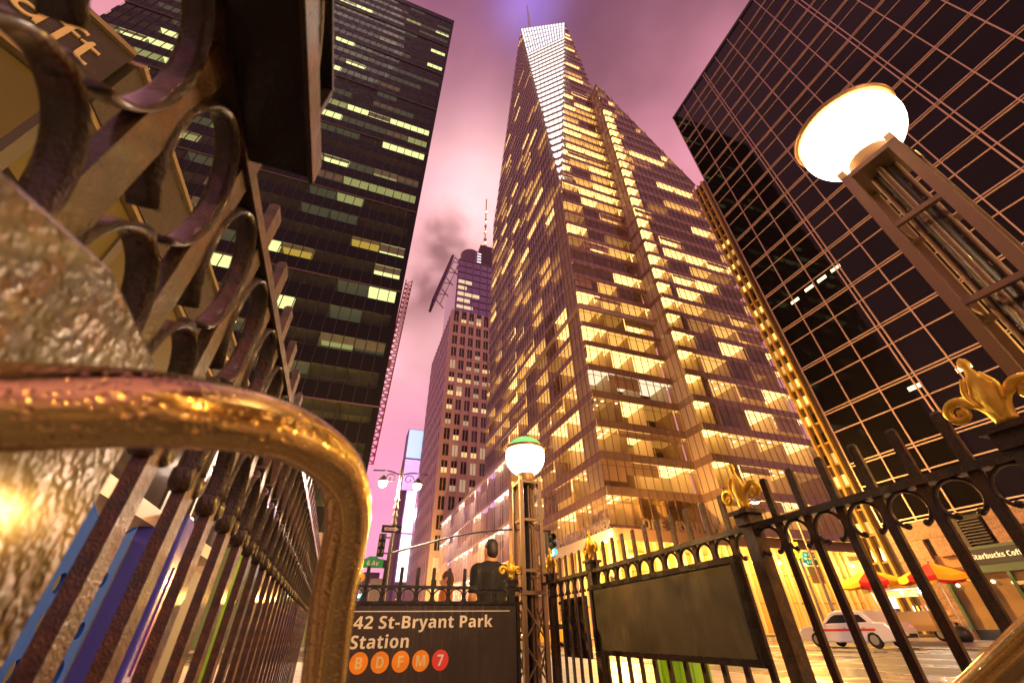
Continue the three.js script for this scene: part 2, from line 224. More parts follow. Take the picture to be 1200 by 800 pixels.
// ------------------------------------------------------------------ the faceted glass tower across the crossing
{
  const t = thing('glass_tower', 'faceted glass skyscraper with many golden lit floors and a white lit crown', 'skyscraper', [0, 0, 0]);
  const m = {
    spandrel: std([0.36, 0.24, 0.15], 0.4, 0.2, { roughnessMap: rep(T.patch, 0.2) }), dark: std([0.58, 0.47, 0.31], 0.85), wall: std([0.6, 0.48, 0.3], 0.9), mullion: std([0.32, 0.24, 0.19], 0.35, 0.5),
    glass: pane([0.9, 0.8, 0.66], 1.55), dim: glow([1, 0.5, 0.1], 0.38), mid: glow([1, 0.57, 0.14], 1.25), hi: glow([1, 0.66, 0.24], 3.0), slot: glow([1, 0.7, 0.22], 4.5), cool: glow([1, 0.9, 0.72], 1.3), lamp: glow([1, 0.85, 0.55], 6), blind: std([0.7, 0.6, 0.42], 0.9), white: glow([0.80, 0.88, 1], 2.1), crown: glow([0.9, 0.94, 1], 1.3),
  };
  const X = 32.26, Z = -49.6, ZB = -45.6, XS = 49, XE = 75;
  const low = levels([10.9, 6, 5.07, 1.25], [41.32, 2, 4.29, 1.1]), up = (a, n) => levels([a, n, 4.1, 1.15]);
  const pick = (p, k, r, s, bright = 0.3) => { const h = hash(k, r, s); if (h > p) return null; const g = hash(k * 3, r, s + 5); return g < bright ? 'hi' : g < bright + 0.4 ? 'mid' : 'dim'; };
  const apex = 86.8, T1 = [245, X, -65], T2 = [219.6, 46.6, Z];
  // south face, on the cross street
  const sw = line([0, X, -110.4], [60, X, -110.4], [139.6, X, -105.8], [245, X, -65.2]), se = line([0, X, Z], [apex, X, Z], T1);
  facade(t, { L: sw, R: se, e: 0.015, n: [-1, 0], floors: [...low, ...up(49.9, 46)], pitch: 1.5, tone: (k, r, y, u) => y < 50 ? (k === 4 && u > -57 ? 'cool' : pick(0.8, k, r, 1, 0.35)) : y < apex ? pick(0.42, k, r, 2, 0.2) : y < 150 ? pick(0.36, k, r, 3, 0.3) : pick(0.2, k, r, 4), m, transom: 0.9, fixtures: y => y < 36, blinds: 0.25, single: (k, j, y) => k < 7 && j >= -42 });
  // east face, nearer mass
  const el = line([0, X, Z], [apex, X, Z], T2), er = line([0, XS, Z], [161, XS + 2, Z], [219.5, 46.8, Z]);
  facade(t, { L: el, R: er, n: [0, 1], floors: [...low, ...up(49.9, 41)], pitch: 1.5, tone: (k, r, y) => y < 50 ? (k === 4 ? 'cool' : pick(0.86, k, r, 6, 0.4)) : y < 82 ? pick(k % 3 === 2 ? 0.1 : 0.55, k, r, 7, 0.3) : y < 132 ? pick(0.93, k, r, 8, 0.62) : y < 160 ? pick(0.5, k, r, 9, 0.4) : pick(0.25, k, r, 10), m, transom: 0.9, fixtures: y => y < 36, blinds: 0.2, single: (k, j, y) => k < 8 });
  // east face, farther mass standing 4 m proud, with its side
  facade(t, { L: line([0, XS, ZB], [150, XS, ZB]), R: line([0, XE, ZB], [105, XE - 1, ZB], [132.6, 59.25, ZB], [149.5, XS + 0.2, ZB]), n: [0, 1], floors: [...low, ...up(49.9, 24)], pitch: 1.5, tone: (k, r, y) => y < 50 ? pick(0.85, k, r, 12, 0.4) : y < 80 ? pick(k % 4 === 1 ? 0.15 : 0.6, k, r, 13, 0.45) : pick(0.42, k, r, 14, 0.3), m, transom: 0.9, fixtures: y => y < 36, blinds: 0.2, single: (k, j, y) => k < 7 });
  facade(t, { L: () => [XS, Z], R: () => [XS, ZB], e: 0.03, n: [-1, 0], floors: [...low, ...up(49.9, 24)], pitch: 1.33, run: 3, depth: 3, tone: (k, r, y) => y > 128 ? pick(0.3, k, r, 16) : hash(k, r, 17) < 0.9 ? 'slot' : 'hi', m, single: (k) => k < 8 });
  // chamfer that opens upward from the corner: white lit floors and a bright screen at the top
  const fl = line([apex, X, Z], T1), fr = line([apex, X, Z], [219.6, 46.6, Z], [245, 49.35, Z]);
  const T1v = [X, T1[0], -65], T2v = [46.6, 219.6, Z]; const fd = [T2v[0] - fl(219)[0], Z - fl(219)[1]], fn = Math.hypot(...fd);
  facade(t, { L: fl, R: fr, dir: fd.map(v => v / fn), n: [fd[1] > 0 ? -0.73 : 0.73, 0.68], floors: levels([90, 27, 4.1, 1.0]), pitch: 1.5, e: 0.045, depth: 3, tone: () => 'white', m, mull: 0.1 });
  const sc = new Q(), sl = new Q(), lp = (y, s) => { const a = fl(y), b = fr(Math.min(y, 219.6)); return [mix(a[0], b[0], s), y, mix(a[1], b[1], s)]; };
  const top0 = T1v, top1 = T2v, bot = s => lp(200.7, s), tp = s => [mix(top0[0], top1[0], s), mix(top0[1], top1[1], s), mix(top0[2], top1[2], s)];
  const W = 16; for (let i = 0; i < W; i++) for (let j = 0; j < 5; j++) { const c = (s, v) => { const a = bot(s), b = tp(s); return a.map((q, k) => mix(q, b[k], v)); }, e = 0.03, s0 = (i + 0.06) / W, s1 = (i + 0.94) / W, v0 = (j + 0.05) / 5, v1 = (j + 0.9) / 5; sc.quad(c(s0, v0), c(s1, v0), c(s1, v1), c(s0, v1)); }
  stuff('crown_screen', sc, m.crown, t);
  for (let i = 0; i <= W; i++) sl.bar(bot(i / W), tp(i / W), 0.25); stuff('crown_mullions', sl, m.mullion, t);
  // ledge above the lower floors
  const lg = new Q(); lg.span(X - 0.45, XS - 0.01, 49.55, 50.35, Z + 0.04, Z + 0.5); lg.span(X - 0.45, X - 0.04, 49.552, 50.352, -110.4, Z + 0.04); part('ledge', lg, std([0.6, 0.47, 0.36], 0.5), t);
  // roof closures so that no sky shows through the rooms
  const rf = new Q(); rf.quad([X + 5, 10.9, Z - 5], [XS, 10.9, Z - 5], [XS, 180, Z - 5], [X + 14, 180, Z - 5]); rf.quad([XS, 150, ZB], [XS, 150, Z - 5], [59.25, 132.8, Z - 5], [59.25, 132.8, ZB]); rf.quad([59.25, 132.8, ZB], [59.25, 132.8, Z - 5], [XE, 105, Z - 5], [XE, 105, ZB]); part('roof', rf, m.dark, t);
  const mastG = join([cyl(0.25, 0.9, 60, 38, 262, -66, 8), cyl(1.2, 1.6, 14, 38, 228, -66, 8)]); part('spire', mastG, std([0.6, 0.6, 0.65], 0.4, 0.6), t);
  part('spire_lamp', new THREE.SphereGeometry(0.8, 12, 8).translate(38, 252, -66), glow([0.8, 0.85, 1], 12), t);
  // lobby: canopy, glowing slatted ceiling, glass with fins, pale stone core wall
  const can = new Q(); can.span(30.7, 31.0, 9.8, 11.2, -71, -47.3); part('canopy_fascia', can, std([0.75, 0.72, 0.66], 0.4), t);
  const can2 = new Q(); can2.span(30.7, XE, 9.802, 11.2, -47.298, -47.0); part('canopy_fascia', can2, std([0.25, 0.15, 0.10], 0.5), t);
  const roofc = new Q(); roofc.span(31, XE, 10.6, 10.88, -71, -47.3); part('canopy_roof', roofc, m.dark, t);
  const slats = new Q(); for (let i = 0; i < 60; i++) slats.span(31.02 + i * 0.73, 31.5 + i * 0.73, 10.42, 10.5, -70.9, -47.35); stuff('ceiling_slats', slats, std([0.72, 0.5, 0.2], 0.6), t);
  const fins = new Q(), glassL = new Q(); for (let i = 0; i < 29; i++) fins.span(X + 0.02 + i * 1.5, X + 0.12 + i * 1.5, 0, 10.4, -49.9, -49.3); for (let i = 0; i < 15; i++) fins.span(X - 0.3, X + 0.3, 0, 10.4, -51 - i * 1.5, -50.9 - i * 1.5);
  for (const y of [3.3, 6.7]) part('lobby_transom', new Q().span(X + 0.1, XE, y, y + 0.12, -49.85, -49.72).span(X - 0.02, X + 0.04, y, y + 0.12, -71, -49.9), m.mullion, t);
  stuff('glass_fins', fins, std([0.75, 0.62, 0.36], 0.3), t); glassL.quad([X, 0, Z - 0.1], [XE, 0, Z - 0.1], [XE, 10.4, Z - 0.1], [X, 10.4, Z - 0.1]).quad([X + 0.05, 0, -71], [X + 0.05, 0, Z], [X + 0.05, 10.4, Z], [X + 0.05, 10.4, -71]); part('lobby_glazing', glassL, m.glass, t);
  const stone = [[0.75, 0.55, 0.2], [0.8, 0.66, 0.36], [0.62, 0.42, 0.14]].map(c => std(c, 0.6));
  for (let i = 0; i < 21; i++) part('lobby_panel', new Q().span(X + 2 + i * 2, X + 3.9 + i * 2, 0, 10.3, -58.3 - 0.1 * (i % 2), -58), stone[i * 7 % 3], t);
  for (let i = 0; i < 7; i++) part('lobby_column', cyl(0.45, 0.45, 10.4, X + 3 + i * 6, 5.2, -52.4, 16), stone[1], t);
  for (const [i, x] of [[0, 36.3], [1, 42.3], [2, 60.3]]) part('lobby_lamp', new Q().span(x, x + 1.2, 1.5, 7.5, -57.7, -57.6), glow([1, 0.86, 0.62], 2.2), t);
  for (let i = 0; i < 9; i++) for (const z of [-48.6, -54.5]) { const x = X + 1.5 + i * 5; part('lobby_globe', new THREE.SphereGeometry(0.22, 14, 10).translate(x, 8.2, z), glow([1, 0.72, 0.3], 7), t); part('lobby_globe_stem', cyl(0.02, 0.02, 2.1, x, 9.4, z, 6), m.mullion, t); const l = new THREE.PointLight(col(1, 0.6, 0.16), 85, 0, 2); l.position.set(x, 8.2, z); l.castShadow = true; l.shadow.radius = 10; t.add(l); }
  const bk = new Q(); bk.span(X + 5, XE, 0, 10.4, -64, -59); bk.span(X, XE, -0.2, 0.01, -71, -49.7); part('lobby_core', bk, m.wall, t);
  const a = part('lettering', letters('BANK OF AMERICA TOWER', 1.25, 0.12), std([0.5, 0.45, 0.42], 0.3, 0.8), t); a.rotation.y = -Math.PI / 2; a.position.set(30.72, 11.25, -69.5);
  const b = part('lettering', letters('ONE BRYANT PARK', 1.25, 0.12), std([0.6, 0.5, 0.38], 0.3, 0.8), t); b.position.set(35.2, 11.25, -47.1);
}

// ------------------------------------------------------------------ dark office slab at the left
{
  const t = thing('office_tower', 'dark office tower with rows of pale green lit windows beside the red crane', 'skyscraper');
  const X1 = 0.35, X0 = -62, Z = -49.6, H = 166.2;
  const m = {
    spandrel: phys([0.016, 0.017, 0.014], 0.75, 0, { specularIntensity: 0.25, roughnessMap: rep(T.patch, 0.2) }), dark: std([0.3, 0.32, 0.27], 0.8), wall: std([0.3, 0.33, 0.26], 0.9), mullion: std([0.035, 0.036, 0.03], 0.6, 0),
    glass: pane([0.72, 0.78, 0.6], 1.45, 0.45), dim: glow([0.5, 0.6, 0.4], 0.09), mid: glow([0.85, 0.8, 0.36], 0.45), hi: glow([0.92, 0.9, 0.46], 1.5), warm: glow([1, 0.62, 0.1], 0.6), blind: std([0.55, 0.6, 0.48], 0.9), lamp: glow([0.9, 1, 0.75], 5),
  };
  const busy = [0, 0.15, 0.25, 0.2, 0.3, 0.25, 0.35, 0.3, 0.3, 0.1, 0.15, 0.75, 0.8, 0.1, 0.65, 0.75, 0.7, 0.6, 0.05, 0.3, 0.55, 0.4, 0.6, 0.2, 0.5, 0.45, 0.2, 0.5, 0.35, 0.2, 0.3, 0.1];
  facade(t, { L: () => [X0, Z], R: () => [X1 - 0.8, Z], n: [0, 1], floors: levels([9.4, 31, 4.95, 2.6]), pitch: 1.5, run: 3, depth: 3.2, mull: 0.1, proud: 0.08, m, blinds: 0.35, tone: (k, r, y) => { const h = hash(k, r, 61), p = busy[k % 32] * (k > 18 ? 0.6 : 0.85); return h < p * 0.4 ? 'hi' : h < p * 0.75 ? 'mid' : h < p + 0.25 ? 'dim' : hash(k, r, 9) < 0.03 ? 'warm' : null; }, single: (k, j, y) => j > -22 && k > 2 && k < 18 });
  const b = new Q(); b.span(X0, X1, 162.85, H, Z - 40, Z + 0.1); b.span(X1 - 0.8, X1, 9.4, 162.85, Z - 40, Z + 0.1); b.span(X0, X0 + 0.5, 9.4, 162.85, Z - 40, Z - 4); b.span(X0, X1 - 0.8, 9.4, 162.85, Z - 40, Z - 3.3); part('core', b, m.spandrel, t);
  for (let k = 0; k < 31; k++) if (k % 4 === 3) part('cornice_band', new Q().span(X0, X1 + 0.02, 9.4 + k * 4.95 - 0.1, 9.4 + k * 4.95 + 0.12, Z + 0.04, Z + 0.22), std([0.16, 0.12, 0.1], 0.5), t);
  const s = new Q(); s.span(X0, X1, 8.2, 9.39, Z - 3, Z + 0.4); part('stone_band', s, std([0.5, 0.42, 0.34], 0.7), t);
  for (let i = 0; i < 11; i++) part('shop_pier', new Q().span(X1 - 1.2 - i * 6, X1 - i * 6, 0, 8.2, Z - 1, Z + 0.2), std([0.42, 0.35, 0.28], 0.6), t);
  part('shop_glazing', new Q().span(X0, X1, 0, 8.2, Z - 1.4, Z - 1.2), m.glass, t); part('shop_back_wall', new Q().span(X0, X1, 0, 8.2, Z - 3.2, Z - 3.0), glow([1, 0.7, 0.35], 0.12), t);
}

// ------------------------------------------------------------------ mirror glass tower on the right, stone base with coffee shop
{
  const t = thing('mirror_glass_tower', 'black mirror glass tower with pale grid lines on an orange granite base', 'skyscraper');
  const X = 32.26, Z0 = -18.35, Z1 = 42, H = 60, base = 5.85;
  const mir = [0.02, 0.035].map(r => phys([0.008, 0.007, 0.007], r, 0, { ior: 1.6, specularIntensity: 0.32 })), bar = std([0.62, 0.45, 0.34], 0.42, 0.25), body = std([0.03, 0.028, 0.026], 0.6), pitch = 2.04, fh = 3.95, shs = [1.4, 2.55];
  part('core', new Q().span(X + 0.12, X + 24, base, H, Z0 + 0.1, Z1), body, t);
  const pg = shs.map(h => new THREE.PlaneGeometry(pitch - 0.02, h - 0.02)), rest = new Q(), nC = Math.floor((Z1 - Z0) / pitch); let y = base;
  const hb = new Q(), vb = new Q();
  for (let f = 0; f < 14; f++) for (const k of [1, 0]) {
    const h = shs[k]; if (y + h > H + 0.1) break;
    for (let c = 0; c < nC; c++) {
      const z = Z0 + (c + 0.5) * pitch, tx = (hash(f * 2 + k, c, 3) - 0.5) * 0.006, ty = (hash(f * 2 + k, c, 8) - 0.5) * 0.006;
      if (c < 10) { const w = part('mirror_pane', pg[k], mir[hash(f, c, 4) < 0.5 ? 0 : 1], t); w.position.set(X + 0.02, y + h / 2, z); w.rotation.set(tx, -Math.PI / 2 + ty, 0); }
      else { const a = pitch / 2, e = ty * a; rest.quad([X + 0.02 + e, y, z - a], [X + 0.02 - e, y, z + a], [X + 0.02 - e, y + h, z + a], [X + 0.02 + e, y + h, z - a]); }
    }
    if (k === 1) { for (const d of [0, 0.2]) hb.span(X - 0.06, X + 0.1, y + d - 0.035, y + d + 0.035, Z0, Z1); } else hb.span(X - 0.05, X + 0.1, y - 0.035, y + 0.035, Z0, Z1);
    y += h;
  }
  stuff('mirror_panes', rest, mir[0], t); const top = y;
  for (let c = 0; c <= nC; c++) { const z = Z0 + c * pitch; if (c % 5 === 3) for (const d of [-0.14, 0.14]) vb.span(X - 0.09, X + 0.1, base, top, z + d - 0.04, z + d + 0.04); else vb.span(X - 0.07, X + 0.1, base, top, z - 0.035, z + 0.035); }
  stuff('grid_bars', hb, bar, t); stuff('grid_bars', vb, bar, t);
  part('roof_edge', new Q().span(X - 0.1, X + 24, top, top + 0.5, Z0 - 0.05, Z1), body, t);
  for (const [y, z] of [[23.75, -14.76], [23.75, -13.6], [23.8, -12.4], [23.55, -16.2], [13.1, -12.5], [13.0, -9.9], [10.2, -6.2]]) part('office_lamp', new Q().box(X + 0.0, y, z, 0.02, 0.28, 0.75), glow([1, 0.78, 0.42], 2.2), t);
  // granite base
  const gm = [0.9, 1, 0.82].map(k => std([k, k * 0.98, k * 0.95], 0.55, 0, { map: rep(T.granite, 0.5), bumpMap: rep(T.granite, 0.5), bumpScale: 0.002 })), open = [[-15.0, -13.3, 3.9, 5.7], [-16.6, 2, 0.45, 4.15]];
  part('base_core', new Q().span(X + 0.3, X + 20, 0, base, Z0 + 0.2, Z1), body, t);
  for (let r = 0; r < 6; r++) for (let c = -1; c < 14; c++) {
    const y0 = r * 0.97, y1 = y0 + 0.955, z0 = Math.max(Z0, Z0 + (c + (r % 2) * 0.5) * 2.1), z1 = Math.min(Z0 + (c + 1 + (r % 2) * 0.5) * 2.1 - 0.015, Z0 + 29); if (z1 - z0 < 0.1) continue;
    const cut = open.find(([a, b, e, g]) => z1 > a && z0 < b && y1 > e + 0.1 && y0 < g - 0.1), put = (a, b) => b - a > 0.08 && part('granite_block', new Q().span(X + 0.0, X + 0.3, y0, y1, a, b), gm[Math.floor(hash(r, c, 5) * 3)], t);
    if (!cut) put(z0, z1); else { put(z0, Math.min(z1, cut[0])); put(Math.max(z0, cut[1]), z1); }
  }
  for (let i = 0; i < 9; i++) part('louvre_slat', new Q().hexa([[X - 0.02, 4.25 + i * 0.15, -14.5], [X - 0.02, 4.25 + i * 0.15, -13.5], [X - 0.02, 4.29 + i * 0.15, -13.5], [X - 0.02, 4.29 + i * 0.15, -14.5], [X + 0.14, 4.33 + i * 0.15, -14.5], [X + 0.14, 4.33 + i * 0.15, -13.5], [X + 0.14, 4.37 + i * 0.15, -13.5], [X + 0.14, 4.37 + i * 0.15, -14.5]]), std([0.1, 0.09, 0.08], 0.5, 0.5), t);
  part('louvre_frame', new Q().span(X - 0.03, X + 0.2, 4.15, 5.6, -14.95, -14.5).span(X + 0.25, X + 0.29, 4.15, 5.6, -14.5, -13.5), std([0.05, 0.035, 0.03], 0.6), t);
  // coffee shop front
  const green = std([0.06, 0.11, 0.055], 0.45), fr = new Q();
  fr.span(X - 0.06, X + 0.2, 4.0, 4.14, -15.2, 0); fr.span(X - 0.06, X + 0.2, 2.9, 3.28, -15.2, 0); fr.span(X - 0.05, X + 0.2, 0.45, 2.9, -15.2, -15.0); fr.span(X - 0.05, X + 0.2, 0.45, 2.9, -13.75, -13.6); fr.span(X - 0.05, X + 0.2, 0.45, 2.9, -11.2, -11.0); fr.span(X - 0.05, X + 0.2, 0.45, 3.3, -16.6, -16.45); fr.span(X - 0.05, X + 0.2, 3.15, 3.3, -16.45, -15.2); fr.span(X - 0.051, X + 0.2, 2.3, 2.42, -13.6, -11.2);
  part('shop_frame', fr, green, t);
  const sign = part('shop_sign', new Q().span(X - 0.1, X + 0.05, 3.28, 4.0, -15.1, -9), M.black, t);
  const tx = part('lettering', letters('Starbucks Coffee', 0.24, 0.02, 'sans_bold', 0.9), glow([1, 0.85, 0.35], 0.8), sign); tx.rotation.y = -Math.PI / 2; tx.position.set(X - 0.105, 3.53, -14.75);
  for (const [a, b, c, d] of [[-16.45, -15.2, 0.45, 3.15], [-15.0, -13.75, 0.45, 2.9], [-13.6, -11.2, 0.45, 2.3], [-13.6, -11.2, 2.42, 2.9], [-11, -6, 0.45, 2.9]]) part('shop_window', new Q().quad([X + 0.1, c, a], [X + 0.1, c, b], [X + 0.1, d, b], [X + 0.1, d, a]), pane([0.9, 0.92, 0.88]), t);
  const room = new Q(); room.quad([X + 0.29, 0.45, -16.6], [X + 0.29, 0.45, 0], [X + 0.29, 4, 0], [X + 0.29, 4, -16.6]); part('shop_interior', room, std([0.4, 0.25, 0.12], 0.8), t);
  for (let i = 0; i < 12; i++) { const z = -16.2 + i * 0.8; part('shop_light', new THREE.SphereGeometry(0.09, 10, 8).translate(X + 0.19, 2.2 + 0.5 * hash(i, 2), z), glow([1, 0.8, 0.45], 3), t); }
  const ps = part('poster', new Q().span(X - 0.07, X - 0.03, 0.9, 2.25, -13.4, -12.0), std([0.8, 0.5, 0.2], 0.6), t);
  const pt = part('lettering', letters('m&m', 0.42, 0.01, 'serif_bold'), std([0.16, 0.07, 0.03], 0.6), ps); pt.rotation.y = -Math.PI / 2; pt.position.set(X - 0.075, 1.45, -13.25);
  part('awning_board', new Q().span(X - 0.09, X - 0.05, 2.28, 2.44, -13.55, -11.3), std([0.7, 0.55, 0.4], 0.6), t);
}

// ------------------------------------------------------------------ slim tower with yellow lit edge behind it
{
  const t = thing('yellow_lit_tower', 'narrow tower edge with yellow lit pilaster and stacked small windows', 'skyscraper'), X = 50, gold = std([0.75, 0.5, 0.12], 0.5);
  part('core', new Q().span(X + 0.2, X + 20, 0, 69.5, -31.1, -18), std([0.12, 0.08, 0.05], 0.6), t);
  for (const z of [-31.05, -30.15, -29.2]) part('pilaster', new Q().span(X - 0.25, X + 0.2, 0, 69.5, z - 0.13, z + 0.13), gold, t);
  const ws = [glow([1, 0.7, 0.16], 1.3), glow([1, 0.62, 0.12], 0.55), phys([0.02, 0.02, 0.02], 0.1, 0, {})], g = new Q().box(0, 0, 0, 0.06, 1.1, 0.55).geo();
  for (let k = 0; k < 27; k++) for (const z of [-30.6, -29.67]) { const h = hash(k, z * 10 | 0, 5), w = part('window', g, ws[k > 20 ? 2 : h < 0.5 ? 0 : h < 0.75 ? 1 : 2], t); w.position.set(X + 0.16, 4 + k * 2.45, z); part('sill', new Q().span(X - 0.1, X + 0.2, 3.2 + k * 2.45, 3.36 + k * 2.45, z - 0.32, z + 0.32), gold, t); }
}

// ------------------------------------------------------------------ stone-gridded tower farther west, with glass top and rooftop sign frame
{
  const t = thing('gridded_tower', 'stone gridded tower with violet glass top, rooftop frame and mast', 'skyscraper'), X0 = 28.5, X1 = 60, Z = -165;
  const stone = std([0.72, 0.53, 0.40], 0.7, 0, { roughnessMap: rep(T.patch, 0.1) }), dk = phys([0.03, 0.03, 0.035], 0.08, 0, { ior: 1.6 }), lit = [glow([1, 0.66, 0.24], 0.9), glow([1, 0.75, 0.4], 0.35)], lav = std([0.7, 0.55, 0.58], 0.6);
  part('core', new Q().span(X0 + 0.6, X1, 0, 141, -225, Z - 0.6), std([0.1, 0.08, 0.08], 0.8), t);
  const cw = 4.1, ch = 7.2, g = new Q().box(0, 0, 0, 2.5, 5.0, 0.1).geo(), half = new Q().box(0, 0, 0, 2.5, 2.2, 0.1).geo();
  for (let r = 0; r < 19; r++) {
    part('stone_beam', new Q().span(X0, X1, 3 + r * ch - 1.1, 3 + r * ch + 0.9, Z - 0.6, Z), stone, t);
    for (let c = 0; c < 7; c++) { const w = part('window', g, hash(r, c, 7) < 0.1 ? lit[1] : dk, t); w.position.set(X0 + 2.3 + c * cw, 3 + r * ch + 3.5, Z - 0.5); if (hash(r, c, 3) < 0.36) { const l = part('lit_blind', half, lit[hash(r, c, 2) < 0.5 ? 0 : 1], w); l.position.set(0, -1.35, 0.06); } part('glazing_bar', new Q().box(0, 0, 0.12, 0.25, 5, 0.12), stone, w); }
  }
  for (let c = 0; c <= 7; c++) part('stone_pier', new Q().span(X0 + c * cw - 0.55, X0 + c * cw + 1.0, 0, 141, Z - 0.6, Z + 0.35), stone, t);
  const sideS = new Q(), sideW = new Q(); for (let r = 0; r < 19; r++) { sideS.span(X0 - 0.3, X0 + 0.6, 3 + r * ch - 1.6, 3 + r * ch + 1.6, -224, Z - 0.7); } for (let c = 0; c < 14; c++) sideS.span(X0 - 0.5, X0 + 0.6, 0, 141, -167.5 - c * cw - 0.8, -167.5 - c * cw + 0.8);
  stuff('side_grid', sideS, lav, t); sideW.span(X0 + 0.3, X0 + 0.55, 3, 141, -224, Z - 1); part('side_glazing', sideW, dk, t);
  part('glass_top', new Q().span(X0 + 1, X1, 141, 181, -200, Z - 1), phys([0.32, 0.24, 0.42], 0.06, 0.6, {}), t);
  const gb = new Q(); for (let i = 0; i < 9; i++) gb.span(X0 + 1, X1, 141 + i * 5, 141.5 + i * 5, Z - 1, Z - 0.6); for (let i = 0; i < 7; i++) gb.span(X0 + 1 + i * 4.5, X0 + 1.4 + i * 4.5, 141, 181, Z - 1, Z - 0.5); stuff('top_mullions', gb, std([0.25, 0.2, 0.26], 0.5), t);
  for (let i = 0; i < 5; i++) part('lit_floor', new Q().span(X0 + 2, X0 + 2 + 4 + 9 * hash(i, 3), 144 + i * 4.6, 146.4 + i * 4.6, Z - 0.95, Z - 0.7), glow([1, 0.72, 0.4], 0.8), t);
  part('drum', cyl(6, 6, 14, 38, 188, -174, 28), std([0.2, 0.12, 0.17], 0.5, 0.3), t);
  for (let i = 0; i < 5; i++) part('drum_lamp', new Q().box(42.5, 183 + i * 2.4, -168.2, 2.4, 0.8, 0.3), glow([1, 0.85, 0.9], 1.4), t);
  const f = new Q(); f.bar([17.5, 146, -166], [25.4, 182, -166], 0.9); for (let i = 0; i <= 8; i++) { const u = i / 8, a = [mix(19.3, 27.2, u), mix(146, 182, u), -166]; f.bar(a, [a[0] + 4.6, a[1] - 3 + (i % 2) * 6, -168], 0.45); } f.bar([19.3, 146, -166], [27.2, 182, -166], 0.5); f.bar([22, 146, -168], [31, 183, -168], 0.5); part('sign_frame', f, std([0.55, 0.45, 0.6], 0.4, 0.4), t);
  part('sign_panel', new Q().hexa([[17, 145, -165.4], [18.4, 145, -165.4], [26.6, 183, -165.4], [25.2, 183, -165.4], [17, 145, -176], [18.4, 145, -176], [26.6, 183, -176], [25.2, 183, -176]]), std([0.12, 0.07, 0.12], 0.5), t);
  part('plant_room', new Q().span(44, 56, 181, 206, -190, -172), std([0.1, 0.07, 0.08], 0.6), t);
  const ms = new Q(); ms.bar([48, 206, -176], [48, 262, -176], 0.7); for (let i = 0; i < 6; i++) ms.box(48, 210 + i * 7, -176, 2.2 - 0.2 * i, 0.6, 2.2 - 0.2 * i); part('mast', ms, std([0.8, 0.62, 0.35], 0.5, 0.3), t);
  for (let i = 0; i < 4; i++) part('mast_lamp', new THREE.SphereGeometry(0.55, 10, 8).translate(48, 213 + i * 11, -175), glow([1, 0.8, 0.3], 6), t);
}

// ------------------------------------------------------------------ low glass hall between the towers
{
  const t = thing('glass_hall', 'low glass hall with sloping white floor lines and a beige end pillar', 'building'), X = 30.5;
  const m = { spandrel: std([0.7, 0.58, 0.6], 0.4), dark: std([0.55, 0.45, 0.43], 0.8), wall: std([0.6, 0.48, 0.45], 0.9), mullion: std([0.6, 0.5, 0.5], 0.4, 0.2), glass: pane([0.9, 0.84, 0.9], 1.35), mid: glow([1, 0.72, 0.42], 2.2), hi: glow([1, 0.82, 0.58], 4.5), dim: glow([0.85, 0.5, 0.8], 1.0), blind: std([0.7, 0.6, 0.6], 0.8), lamp: glow([1, 0.9, 0.8], 5) };
  facade(t, { L: () => [X, -160], R: () => [X, -84.4], n: [-1, 0], floors: levels([4.6, 4, 7.2, 0.55]), pitch: 3, run: 2, depth: 6, m, transom: 2.2, blinds: 0.3, fixtures: () => true, tone: (k, r) => { const h = hash(k, r, 44); return h < 0.35 ? 'hi' : h < 0.75 ? 'mid' : 'dim'; }, single: (k, j) => j > -44 });
  part('end_pillar', new Q().span(X - 0.3, X + 6, 0, 33.4, -84.4, -82.6), std([0.62, 0.42, 0.3], 0.7), t);
  part('roof', new Q().span(X - 0.4, X + 6, 33.4, 34.1, -160, -82.6), std([0.6, 0.5, 0.52], 0.5), t);
  part('ground_floor', new Q().span(X + 0.5, X + 6, 0, 4.6, -160, -84.4), std([0.35, 0.25, 0.2], 0.6), t);
}

